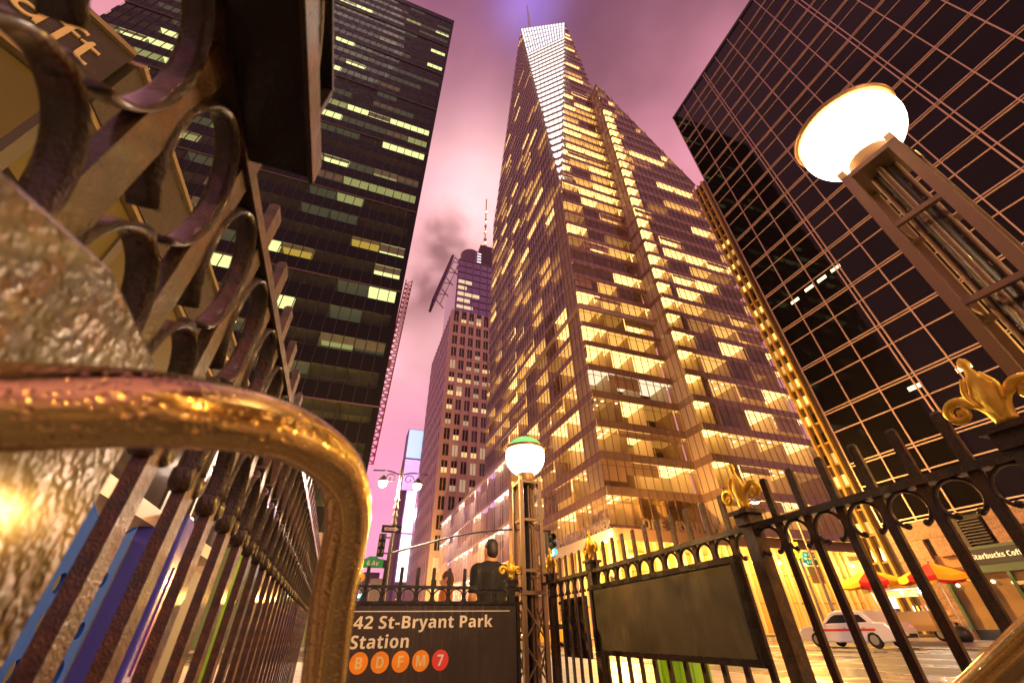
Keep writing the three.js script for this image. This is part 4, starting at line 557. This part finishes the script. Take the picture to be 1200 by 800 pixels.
streetLamp('sodium street lamp at the kerb opposite the mirror glass tower', 7.6, 9, Math.PI / 2, 8.6, 150);
streetLamp('sodium street lamp on the pavement of the mirror glass tower', 28.8, 9, -Math.PI / 2, 8.6, 750);
streetLamp('sodium street lamp on the avenue beyond the food kiosk', -9, -19.6, Math.PI, 8.6, 1300);
streetLamp('sodium street lamp far up the avenue behind the mirror glass tower', 60, -22.4, Math.PI, 8.6, 3000);
streetLamp('sodium street lamp at the corner of the food carts', 28.9, -21.4, -Math.PI / 2 - 0.3, 7.6, 800);
streetLamp('sodium street lamp before the lit lobby', 29.2, -45.2, -0.9, 8.6, 2200);
streetLamp('sodium street lamp by the low glass hall', 27.9, -96, -Math.PI / 2, 8.6, 2500);
streetLamp('sodium street lamp before the gridded tower', 27.9, -140, -Math.PI / 2, 8.6, 3500);
// ------------------------------------------------------------------ corner pole: twin lamp arms, one-way sign, street name, signals on a mast arm
{
  const t = thing('signal_pole', 'corner pole with twin scroll lamp arms and a long signal mast arm', 'traffic pole', [1.65, 0, -19.5]);
  part('pole', cyl(0.06, 0.1, 7, 0, 3.5, 0, 12), poleM, t); part('pole_tip', cyl(0.0, 0.05, 0.7, 0, 7.3, 0, 8), poleM, t);
  for (let i = 0; i < 4; i++) part('collar', cyl(0.12, 0.12, 0.12, 0, 4.7 + i * 0.32, 0, 12), poleM, t);
  for (const s of [-1, 1]) {
    part('lamp_arm', sweep(curve([[0, 6.75, 0], [s * 0.5, 6.9, 0], [s * 1.25, 6.88, 0]], 14), 0.035, 8), poleM, t);
    const sp = []; for (let i = 0; i <= 30; i++) { const a = i / 30 * 7, r = 0.24 - i / 30 * 0.19; sp.push([s * (0.4 + Math.cos(a) * r), 6.58 + Math.sin(a) * r, 0]); } part('scroll', sweep(sp, 0.022, 6), poleM, t);
    const x = s < 0 ? -0.75 : 0.8; part('lamp_hood', new THREE.LatheGeometry([[0.02, 0.3], [0.08, 0.25], [0.22, 0.06], [0.23, 0]].map(p => new THREE.Vector2(...p)), 18).translate(x, 6.4, 0), poleM, t);
    part('bulb', new THREE.SphereGeometry(0.19, 18, 12).translate(x, 6.32, 0), glow([1, 0.85, 0.72], 9), t);
    const l = new THREE.PointLight(col(1, 0.72, 0.5), 260, 0, 2); l.position.set(x, 6.32, 0); l.castShadow = true; l.shadow.radius = 8; t.add(l);
  }
  part('mast_arm', sweep(curve([[0, 3.5, 0], [1.2, 3.85, 0], [3, 4.35, 0], [5, 4.66, 0], [6.3, 4.72, 0], [7.5, 4.72, 0]], 30), 0.045, 8), poleM, t);
  const ow = part('one_way_sign', new Q().box(-0.07, 4.42, 0.12, 0.82, 0.3, 0.02), M.black, t); part('white_arrow', new THREE.ExtrudeGeometry(new THREE.Shape([[-0.3, -0.06], [0.12, -0.06], [0.12, -0.11], [0.32, 0], [0.12, 0.11], [0.12, 0.06], [-0.3, 0.06]].map(p => new THREE.Vector2(...p))), { depth: 0.004, bevelEnabled: false }).translate(-0.07, 4.42, 0.131), std([0.85, 0.82, 0.75], 0.4), ow); const wd = letters('ONE WAY', 0.06, 0.002); wd.translate(-0.32, 4.39, 0.136); part('lettering', wd, M.black, ow);
  const sg = part('signal_head', new Q().box(-0.38, 3.8, 0, 0.28, 0.85, 0.26), M.black, t); for (let i = 0; i < 3; i++) part('visor', cyl(0.12, 0.12, 0.16, -0.38, 3.52 + i * 0.28, 0.18, 14).rotateX(0), M.black, sg); part('signal_bracket', new Q().box(-0.15, 4.1, 0, 0.3, 0.05, 0.05).box(-0.15, 3.5, 0, 0.3, 0.05, 0.05), poleM, t);
  const sn = part('street_name_sign', new THREE.ExtrudeGeometry(new THREE.Shape([[-0.45, 0], [0.45, 0], [0.45, 0.32], [0.25, 0.34], [0.12, 0.42], [-0.12, 0.42], [-0.25, 0.34], [-0.45, 0.32]].map(p => new THREE.Vector2(...p))), { depth: 0.02, bevelEnabled: false }).translate(-0.65, 2.95, 0.05), std([0.02, 0.42, 0.12], 0.35), t); const nm = letters('6 Av', 0.17, 0.003); nm.translate(-0.85, 3.04, 0.071); part('lettering', nm, M.white, sn);
  part('name_bracket', new Q().box(-0.1, 3.1, 0.05, 0.2, 0.3, 0.04), M.black, t);
  part('round_sign', cyl(0.16, 0.16, 0.02, 0, 0, 0, 24).rotateX(Math.PI / 2).translate(-0.98, 2.62, 0), std([0.8, 0.5, 0.04], 0.4), t); part('control_box', new Q().box(-0.35, 2.2, 0, 0.45, 0.75, 0.3), std([0.25, 0.22, 0.18], 0.5), t); part('round_sign_post', cyl(0.025, 0.025, 2.6, -0.98, 1.3, 0, 8), poleM, t);
  part('push_button', new Q().box(0, 1.1, 0.1, 0.12, 0.2, 0.06), M.black, t);
}
function signal(label, x, y, z, turn, kind = 'green') {
  const t = thing('traffic_signal', label, 'traffic light', [x, y, z], turn), body = kind === 'yellow' ? std([0.7, 0.45, 0.02], 0.5) : M.black;
  part('housing', new Q().box(0, 0, 0, 0.34, 1.02, 0.28).box(0, 0.56, 0, 0.1, 0.1, 0.1), body, t);
  [[0.33, [0.12, 0.01, 0.01]], [0, [0.12, 0.08, 0.01]], [-0.33, [0.01, 0.1, 0.07]]].forEach(([yy, c], i) => { const on = i === 2; part('signal_lens', cyl(0.13, 0.13, 0.03, 0, 0, 0, 20).rotateX(Math.PI / 2).translate(0, yy, 0.15), on ? glow([0.1, 1, 0.72], 3.5) : std(c, 0.3), t); part('visor', new THREE.CylinderGeometry(0.15, 0.15, 0.2, 18, 1, true, -2.3, 4.6).rotateX(Math.PI / 2).rotateZ(Math.PI).translate(0, yy, 0.24), body, t); });
  const l = new THREE.PointLight(col(0.1, 1, 0.7), 6, 0, 2); l.position.set(0, -0.33, 0.4); l.castShadow = true; t.add(l); return t;
}
signal('green traffic light hanging from the long mast arm', 9.05, 4.1, -19.5, 0.25);
function signalPost(label, x, z, y, turn, kind) { const t = thing('signal_post', label, 'traffic pole', [x, 0, z]); part('pole', cyl(0.06, 0.09, y + 1.4, 0, (y + 1.4) / 2, 0, 10), poleM, t); part('pole_base', cyl(0.15, 0.2, 0.5, 0, 0.25, 0, 10), poleM, t); part('pole_tip', new THREE.SphereGeometry(0.09, 10, 8).translate(0, y + 1.42, 0), poleM, t); }
signalPost('slim signal post at the far kerb below the billboards', 1.95, -44.6, 3.8); signal('green traffic light on the far kerb below the billboards', 1.62, 3.9, -44.5, 0);
signalPost('slim signal post in front of the lit lobby', 28.7, -45.2, 4.6); signal('green traffic light in front of the lit lobby', 28.3, 5.1, -45.1, 0.5);
signalPost('signal post on the corner by the food carts', 29.3, -22.6, 5.2); signal('yellow cased traffic light by the food carts', 28.95, 5.0, -22.5, 0.6, 'yellow');
{ const t = thing('street_sign', 'small green street signs on the corner post by the food carts', 'sign', [29.3, 0, -22.4]); for (const [y, w] of [[4.75, 'W 42 St'], [4.3, '6 Av']]) { const b = part('blade', new Q().box(0.75, y, 0, 1.1, 0.34, 0.03), std([0.01, 0.16, 0.08], 0.4), t); const g = letters(w, 0.19, 0.004); g.translate(0.3, y - 0.09, 0.017); part('lettering', g, M.white, b); } part('board', new Q().box(0.7, 3.55, 0, 1.2, 1.0, 0.05), std([0.35, 0.2, 0.06], 0.6), t); part('clamp', new Q().box(0.1, 4.5, 0, 0.2, 0.6, 0.04), poleM, t); }

// ------------------------------------------------------------------ cars
function car(label, x, z, turn, c, taxi) {
  const t = thing('car', label, 'car', [x, -0.15, z], turn), paint = phys(c, 0.3, 0.1, { clearcoat: 1, clearcoatRoughness: 0.05 }), dk = phys([0.02, 0.02, 0.025], 0.05, 0, {});
  const ex = (pts, w, b) => new THREE.ExtrudeGeometry(new THREE.Shape(pts.map(p => new THREE.Vector2(...p))), { depth: w - 2 * b, bevelEnabled: true, bevelSize: b, bevelThickness: b, bevelSegments: 3 }).translate(0, 0, -w / 2 + b);
  part('body', ex([[-2.3, 0.35], [-1.85, 0.3], [-1.75, 0.55], [-1.5, 0.68], [-1.2, 0.6], [-1.05, 0.3], [1.0, 0.3], [1.15, 0.6], [1.45, 0.68], [1.72, 0.55], [1.82, 0.3], [2.25, 0.36], [2.3, 0.62], [2.1, 0.78], [1.1, 0.9], [0.4, 0.93], [-1.6, 0.95], [-2.2, 0.92], [-2.35, 0.7]], 1.76, 0.07), paint, t);
  part('cabin', ex([[-1.75, 0.9], [-1.25, 1.35], [-0.9, 1.42], [0.05, 1.42], [0.35, 1.34], [1.05, 0.9]], 1.5, 0.1), paint, t);
  for (const s of [-1, 1]) { for (const pts of [[[-1.45, 0.95], [-1.12, 1.32], [-0.45, 1.34], [-0.45, 0.95]], [[-0.36, 0.95], [-0.36, 1.34], [0.1, 1.34], [0.34, 1.26], [0.82, 0.95]]]) { const w = part('side_window', ex(pts, 0.02, 0.002), dk, t); w.position.z = s * 0.752; } part('door_handle', new Q().box(-0.25, 0.8, s * 0.885, 0.16, 0.03, 0.03).box(-1.2, 0.8, s * 0.885, 0.16, 0.03, 0.03), M.chrome, t); part('wing_mirror', new Q().box(0.7, 0.98, s * 0.95, 0.12, 0.12, 0.18), paint, t); }
  part('windscreen', new Q().hexa([[0.42, 1.33, -0.62], [0.42, 1.33, 0.62], [0.4, 1.36, 0.6], [0.4, 1.36, -0.6], [1.08, 0.93, -0.68], [1.08, 0.93, 0.68], [1.06, 0.96, 0.68], [1.06, 0.96, -0.68]]), dk, t); part('rear_window', new Q().hexa([[-1.3, 1.33, -0.6], [-1.3, 1.33, 0.6], [-1.28, 1.35, 0.6], [-1.28, 1.35, -0.6], [-1.76, 0.95, -0.64], [-1.76, 0.95, 0.64], [-1.74, 0.98, 0.64], [-1.74, 0.98, -0.64]]), dk, t);
  const tg = new THREE.TorusGeometry(0.24, 0.095, 12, 24), rg = cyl(0.19, 0.19, 0.16, 0, 0, 0, 18).rotateX(Math.PI / 2);
  for (const wx of [-1.45, 1.45]) for (const s of [-1, 1]) { const w = part('wheel', tg, M.rubber, t); w.position.set(wx, 0.335, s * 0.78); part('rim', rg, M.steel, w); }
  for (const s of [-1, 1]) { part('headlight', new Q().box(2.28, 0.68, s * 0.62, 0.1, 0.14, 0.34), glow([1, 0.92, 0.8], 6), t); part('tail_light', new Q().box(-2.32, 0.76, s * 0.66, 0.06, 0.18, 0.28), glow([1, 0.03, 0.02], 2.5), t); }
  const l = new THREE.SpotLight(col(1, 0.9, 0.75), 60, 0, 0.7, 0.7, 2); l.position.set(2.5, 0.68, 0); l.target.position.set(9, 0.1, 0); l.castShadow = true; t.add(l, l.target);
  part('bumper', new Q().box(2.33, 0.45, 0, 0.08, 0.16, 1.5).box(-2.36, 0.48, 0, 0.08, 0.16, 1.5), M.black, t); part('number_plate', new Q().box(-2.41, 0.55, 0, 0.02, 0.14, 0.3).box(2.38, 0.45, 0, 0.02, 0.12, 0.3), M.cream, t);
  if (taxi) { const s = part('roof_light', new Q().box(-0.4, 1.5, 0, 0.25, 0.14, 0.7), glow([1, 0.8, 0.4], 1.2), t); const g = letters('TAXI', 0.09, 0.004); g.translate(-0.56, 1.46, 0.352); part('lettering', g, M.black, s); }
  else part('red_stripe', new Q().box(-0.1, 0.72, 0.884, 3.2, 0.1, 0.006).box(-0.1, 0.72, -0.884, 3.2, 0.1, 0.006), std([0.6, 0.03, 0.03], 0.4), t);
  return t;
}
car('white car with a red side stripe beside the food carts', 24.6, -17.6, Math.PI / 2, [0.8, 0.78, 0.78]);
car('yellow taxi on the avenue in front of the lit lobby', 15.2, -34, Math.PI, [0.85, 0.5, 0.02], true);

// ------------------------------------------------------------------ food carts with parasols
function parasol(label, x, z, y, r, turn, first) {
  const t = thing('parasol', label, 'parasol', [x, 0, z], turn), ms = [std([0.9, 0.55, 0.02], 0.8), std([0.75, 0.03, 0.02], 0.8)];
  part('pole', cyl(0.025, 0.025, y + 0.6, 0, (y + 0.6) / 2, 0, 8), M.steel, t); part('tip', new THREE.SphereGeometry(0.05, 8, 8).translate(0, y + 0.65, 0), ms[1], t);
  for (let i = 0; i < 8; i++) { const q = new Q(), a = i / 8 * 6.2832, b = (i + 1) / 8 * 6.2832, N = 5, pt = (s, u) => { const w = mix(a, b, u), sag = -0.05 * Math.sin(Math.PI * u) * s * r; return [Math.cos(w) * r * s * (1 - 0.06 * Math.sin(Math.PI * u)), y + 0.6 * (1 - Math.pow(s, 1.25)) + sag, Math.sin(w) * r * s * (1 - 0.06 * Math.sin(Math.PI * u))]; }; for (let j = 0; j < N; j++) for (let k = 0; k < 4; k++) q.quad(pt(j / N, k / 4), pt((j + 1) / N, k / 4), pt((j + 1) / N, (k + 1) / 4), pt(j / N, (k + 1) / 4)); for (let k = 0; k < 4; k++) { const A = pt(1, k / 4), B = pt(1, (k + 1) / 4); q.quad([A[0], A[1] - 0.22, A[2]], [B[0], B[1] - 0.22, B[2]], B, A); } part('canopy_panel', q, ms[(i + first) % 2], t); part('rib', sweep([[0, y + 0.57, 0], [Math.cos(a) * r * 0.97, y - 0.03, Math.sin(a) * r * 0.97]], 0.008, 5), M.steel, t); }
}
parasol('yellow and red striped parasol over the lit food cart', 29.0, -18.4, 2.75, 1.75, 0.2, 0);
parasol('red and yellow parasol leaning against the granite wall side', 29.0, -15.2, 2.75, 1.6, 0.5, 1);
{
  const t = thing('food_cart', 'stainless steel food cart with bright lamps under a striped parasol', 'food cart', [28.9, 0, -17.2], Math.PI / 2), menu = std([0.75, 0.35, 0.1], 0.5);
  part('body', new Q().box(0, 0.85, 0, 2.4, 0.8, 1.1), std([0.72, 0.5, 0.25], 0.3, 0.7), t); part('counter', new Q().box(0, 1.28, 0.1, 2.6, 0.05, 1.4), M.steel, t); part('side_shelf', new Q().box(-1.5, 1.05, 0, 0.5, 0.04, 0.9), M.steel, t);
  for (const s of [-1, 1]) { part('roof_post', new Q().box(s * 1.15, 1.8, -0.5, 0.04, 1.0, 0.04).box(s * 1.15, 1.8, 0.5, 0.04, 1.0, 0.04), M.steel, t); }
  part('roof', new Q().box(0, 2.32, 0, 2.5, 0.06, 1.2), M.steel, t); part('menu_board', new Q().box(0, 2.12, 0.62, 2.4, 0.3, 0.03), menu, t); part('picture_board', new Q().box(1.0, 1.75, 0.55, 0.55, 0.55, 0.03), glow([0.9, 0.92, 1], 0.9), t);
  for (let i = 0; i < 5; i++) part('picture_card', new Q().box(-0.9 + i * 0.42, 0.85 + 0.1 * (i % 2), 0.565, 0.32, 0.3, 0.015), std([[0.8, 0.3, 0.1], [0.85, 0.75, 0.5], [0.5, 0.15, 0.08]][i % 3], 0.5), t);
  for (let i = 0; i < 6; i++) part('bottle', cyl(0.035, 0.045, 0.24, -1 + i * 0.2, 1.43, 0.5, 10), std([[0.8, 0.1, 0.05], [0.85, 0.6, 0.05], [0.8, 0.8, 0.8]][i % 3], 0.3), t);
  for (const x of [-0.8, 0.1]) { part('lamp', new THREE.SphereGeometry(0.08, 12, 8).translate(x, 2.15, 0.3), glow([1, 0.94, 0.82], 14), t); const l = new THREE.PointLight(col(1, 0.86, 0.66), 22, 0, 2); l.position.set(x, 2.15, 0.3); l.castShadow = true; l.shadow.radius = 4; t.add(l); }
  for (const x of [-0.7, 0.95]) { const w = part('wheel', new THREE.TorusGeometry(0.24, 0.07, 10, 24).translate(x, 0.31, 0.5), M.rubber, t); part('rim', cyl(0.2, 0.2, 0.08, 0, 0, 0, 18).rotateX(Math.PI / 2).translate(x, 0.31, 0.5), M.steel, w); }
  part('hitch', sweep([[1.2, 0.45, 0], [2.2, 0.4, 0]], 0.04, 8), M.black, t);
  const b = thing('rubbish_sack', 'black rubbish sack slumped beside the cart wheel', 'sack', [28.6, 0, -15.2]); const g = new THREE.SphereGeometry(0.36, 24, 18), p = g.attributes.position; for (let i = 0; i < p.count; i++) { const x = p.getX(i), y = p.getY(i), z = p.getZ(i), k = 1 + 0.25 * (fbm3(x * 5 + 3, y * 5, z * 5 + 8, 5) - 0.5); p.setXYZ(i, x * k * 1.15, Math.max(-0.3, y * k) + 0.3, z * k); } g.computeVertexNormals(); part('bag', g, phys([0.015, 0.015, 0.016], 0.3, 0, {}), b); part('knot', new THREE.ConeGeometry(0.08, 0.16, 10).rotateX(Math.PI).translate(0, 0.7, 0), M.black, b);
}

// ------------------------------------------------------------------ two people beyond the station sign
function solid(bones, k, c, half, res) {              // tapered capsules joined by a smooth minimum, meshed
  const mc = new MarchingCubes(res, new THREE.MeshBasicMaterial(), false, false, 200000); mc.isolation = 0; const f = mc.field, n = res;
  const B = bones.map(b => { const [a, e, r0, r1, sx = 1, sz = 1] = b; return { a, d: [e[0] - a[0], e[1] - a[1], e[2] - a[2]], r0, r1, sx, sz }; });
  for (let z = 0; z < n; z++) for (let y = 0; y < n; y++) for (let x = 0; x < n; x++) {
    const p = [c[0] + (x - n / 2) / (n / 2) * half, c[1] + (y - n / 2) / (n / 2) * half, c[2] + (z - n / 2) / (n / 2) * half]; let s = 0, near = 9;
    for (const b of B) { const q = [(p[0] - b.a[0]) / b.sx, p[1] - b.a[1], (p[2] - b.a[2]) / b.sz], D = [b.d[0] / b.sx, b.d[1], b.d[2] / b.sz], dd = D[0] ** 2 + D[1] ** 2 + D[2] ** 2, t = dd ? clamp((q[0] * D[0] + q[1] * D[1] + q[2] * D[2]) / dd) : 0, dist = Math.hypot(q[0] - D[0] * t, q[1] - D[1] * t, q[2] - D[2] * t) - mix(b.r0, b.r1, t); if (dist < near + 0.2) { s += Math.exp(-dist / k); near = Math.min(near, dist); } }
    f[x + y * n + z * n * n] = -(-k * Math.log(s + 1e-30));
  }
  mc.update(); const m = mc.count, g = new THREE.BufferGeometry(), P = new Float32Array(mc.positionArray.slice(0, m * 3)), N = new Float32Array(mc.normalArray.slice(0, m * 3));
  for (let i = 0; i < m; i++) for (let j = 0; j < 3; j++) P[i * 3 + j] = P[i * 3 + j] * half + c[j];
  g.setAttribute('position', new THREE.BufferAttribute(P, 3)); g.setAttribute('normal', new THREE.BufferAttribute(N, 3)); g.setAttribute('uv', new THREE.BufferAttribute(new Float32Array(m * 2), 2)); return g;
}
function person(label, pos, turn, k, o) {
  const t = thing('person', label, 'person', pos, turn); t.scale.setScalar(k);       // faces +z before turning; 1.74 m tall
  const skin = std(o.skin, 0.6), head = [0, 1.62, 0.01];
  const bones = [[[0, 1.66, 0], [0, 1.58, 0.015], 0.095, 0.075, 0.82, 1], [[0, 1.55, 0.05], [0, 1.53, 0.06], 0.05, 0.04], [[0, 1.52, -0.01], [0, 1.42, -0.015], 0.056, 0.064], [[-0.19, 1.4, 0], [0.19, 1.4, 0], 0.06, 0.06], [[0, 1.38, 0], [0, 1.1, 0], 0.13, 0.115, 1.15, 0.8], [[0, 1.05, 0], [0, 0.92, 0], 0.12, 0.13, 1.2, 0.85], [[0, 1.615, 0.1], [0, 1.6, 0.118], 0.013, 0.016]];
  for (const s of [-1, 1]) { bones.push([[s * 0.2, 1.39, 0], [s * 0.25, 1.12, -0.02], 0.056, 0.043], [[s * 0.25, 1.12, -0.02], [s * 0.26, 0.88, 0.07], 0.043, 0.029], [[s * 0.1, 0.92, 0], [s * 0.11, 0.5, 0.02], 0.085, 0.058], [[s * 0.11, 0.5, 0.02], [s * 0.115, 0.1, -0.02], 0.058, 0.04], [[s * 0.115, 0.06, -0.03], [s * 0.12, 0.04, 0.16], 0.045, 0.035], [[s * 0.079, 1.61, 0], [s * 0.083, 1.64, -0.008], 0.014, 0.016]); }
  const geos = [solid(bones, 0.02, [0, 0.88, 0], 0.95, 100)];
  for (const s of [-1, 1]) { const w = [s * 0.26, 0.86, 0.08], hb = [[w, [s * 0.262, 0.79, 0.1], 0.026, 0.034, 0.55, 1]]; [[-0.026, 0.062], [-0.009, 0.07], [0.009, 0.066], [0.025, 0.05]].forEach(([dz, l]) => { const a = [s * 0.262, 0.785, 0.1 + dz], b = [s * 0.258, 0.785 - l * 0.6, 0.104 + dz]; hb.push([a, b, 0.0095, 0.009], [b, [s * 0.248, 0.785 - l, 0.1 + dz], 0.009, 0.008]); }); hb.push([[s * 0.255, 0.84, 0.115], [s * 0.248, 0.8, 0.145], 0.012, 0.009]); geos.push(solid(hb, 0.005, [s * 0.26, 0.8, 0.1], 0.12, 56)); }
  part('body', join(geos), skin, t);
  const shirt = [[[-0.18, 1.405, -0.005], [0.18, 1.405, -0.005], 0.078, 0.078], [[0, 1.38, 0], [0, 1.02, 0], 0.145, 0.14, 1.22, 0.86], [[0, 1.02, 0], [0, 0.9, 0], 0.142, 0.15, 1.25, 0.88], [[0, 1.44, -0.01], [0, 1.455, -0.01], 0.075, 0.07, 1.2, 1]]; for (const s of [-1, 1]) shirt.push([[s * 0.19, 1.4, 0], [s * 0.235, 1.2, -0.012], 0.075, 0.066]);
  part('t_shirt', solid(shirt, 0.022, [0, 1.18, 0], 0.42, 72), std(o.top, 0.85), t);
  const legs = [[[0, 0.95, 0], [0, 0.88, 0], 0.14, 0.15, 1.2, 0.9]]; for (const s of [-1, 1]) legs.push([[s * 0.1, 0.9, 0], [s * 0.11, 0.5, 0.02], 0.1, 0.078], [[s * 0.11, 0.5, 0.02], [s * 0.115, 0.09, -0.02], 0.078, 0.07]); part('trousers', solid(legs, 0.018, [0, 0.55, 0], 0.58, 64), std(o.legs, 0.85), t);
  const sh = []; for (const s of [-1, 1]) sh.push([[s * 0.115, 0.055, -0.04], [s * 0.12, 0.045, 0.17], 0.058, 0.046]); part('shoes', solid(sh, 0.01, [0, 0.08, 0.06], 0.28, 48), M.black, t);
  const hair = o.long ? [[[0, 1.675, -0.012], [0, 1.63, -0.03], 0.105, 0.105, 0.86, 1], [[0, 1.6, -0.06], [0, 1.36, -0.085], 0.09, 0.07, 1, 0.6]] : [[[0, 1.678, -0.014], [0, 1.632, -0.032], 0.105, 0.092, 0.84, 0.98]]; part('hair', solid(hair, 0.02, [0, 1.55, 0], 0.3, 64), std(o.hair, 0.6), t);
  for (const s of [-1, 1]) part('eye', new THREE.SphereGeometry(0.011, 8, 8).translate(s * 0.032, 1.635, 0.088), M.white, t); part('mouth', new Q().box(0, 1.56, 0.098, 0.04, 0.008, 0.012), std([0.3, 0.09, 0.07], 0.6), t);
  return t;
}
person('person in black t-shirt with short dark hair seen from behind', [1.66, 0, -5.3], Math.PI + 0.15, 0.955, { skin: [0.5, 0.24, 0.12], top: [0.009, 0.008, 0.008], legs: [0.03, 0.035, 0.06], hair: [0.025, 0.014, 0.01] });
person('person with long auburn hair and orange top behind the sign', [1.62, 0, -7.6], -1.9, 0.9, { skin: [0.55, 0.3, 0.18], top: [0.5, 0.17, 0.04], legs: [0.05, 0.04, 0.05], hair: [0.12, 0.03, 0.012], long: true });
renderer.render(scene, camera);
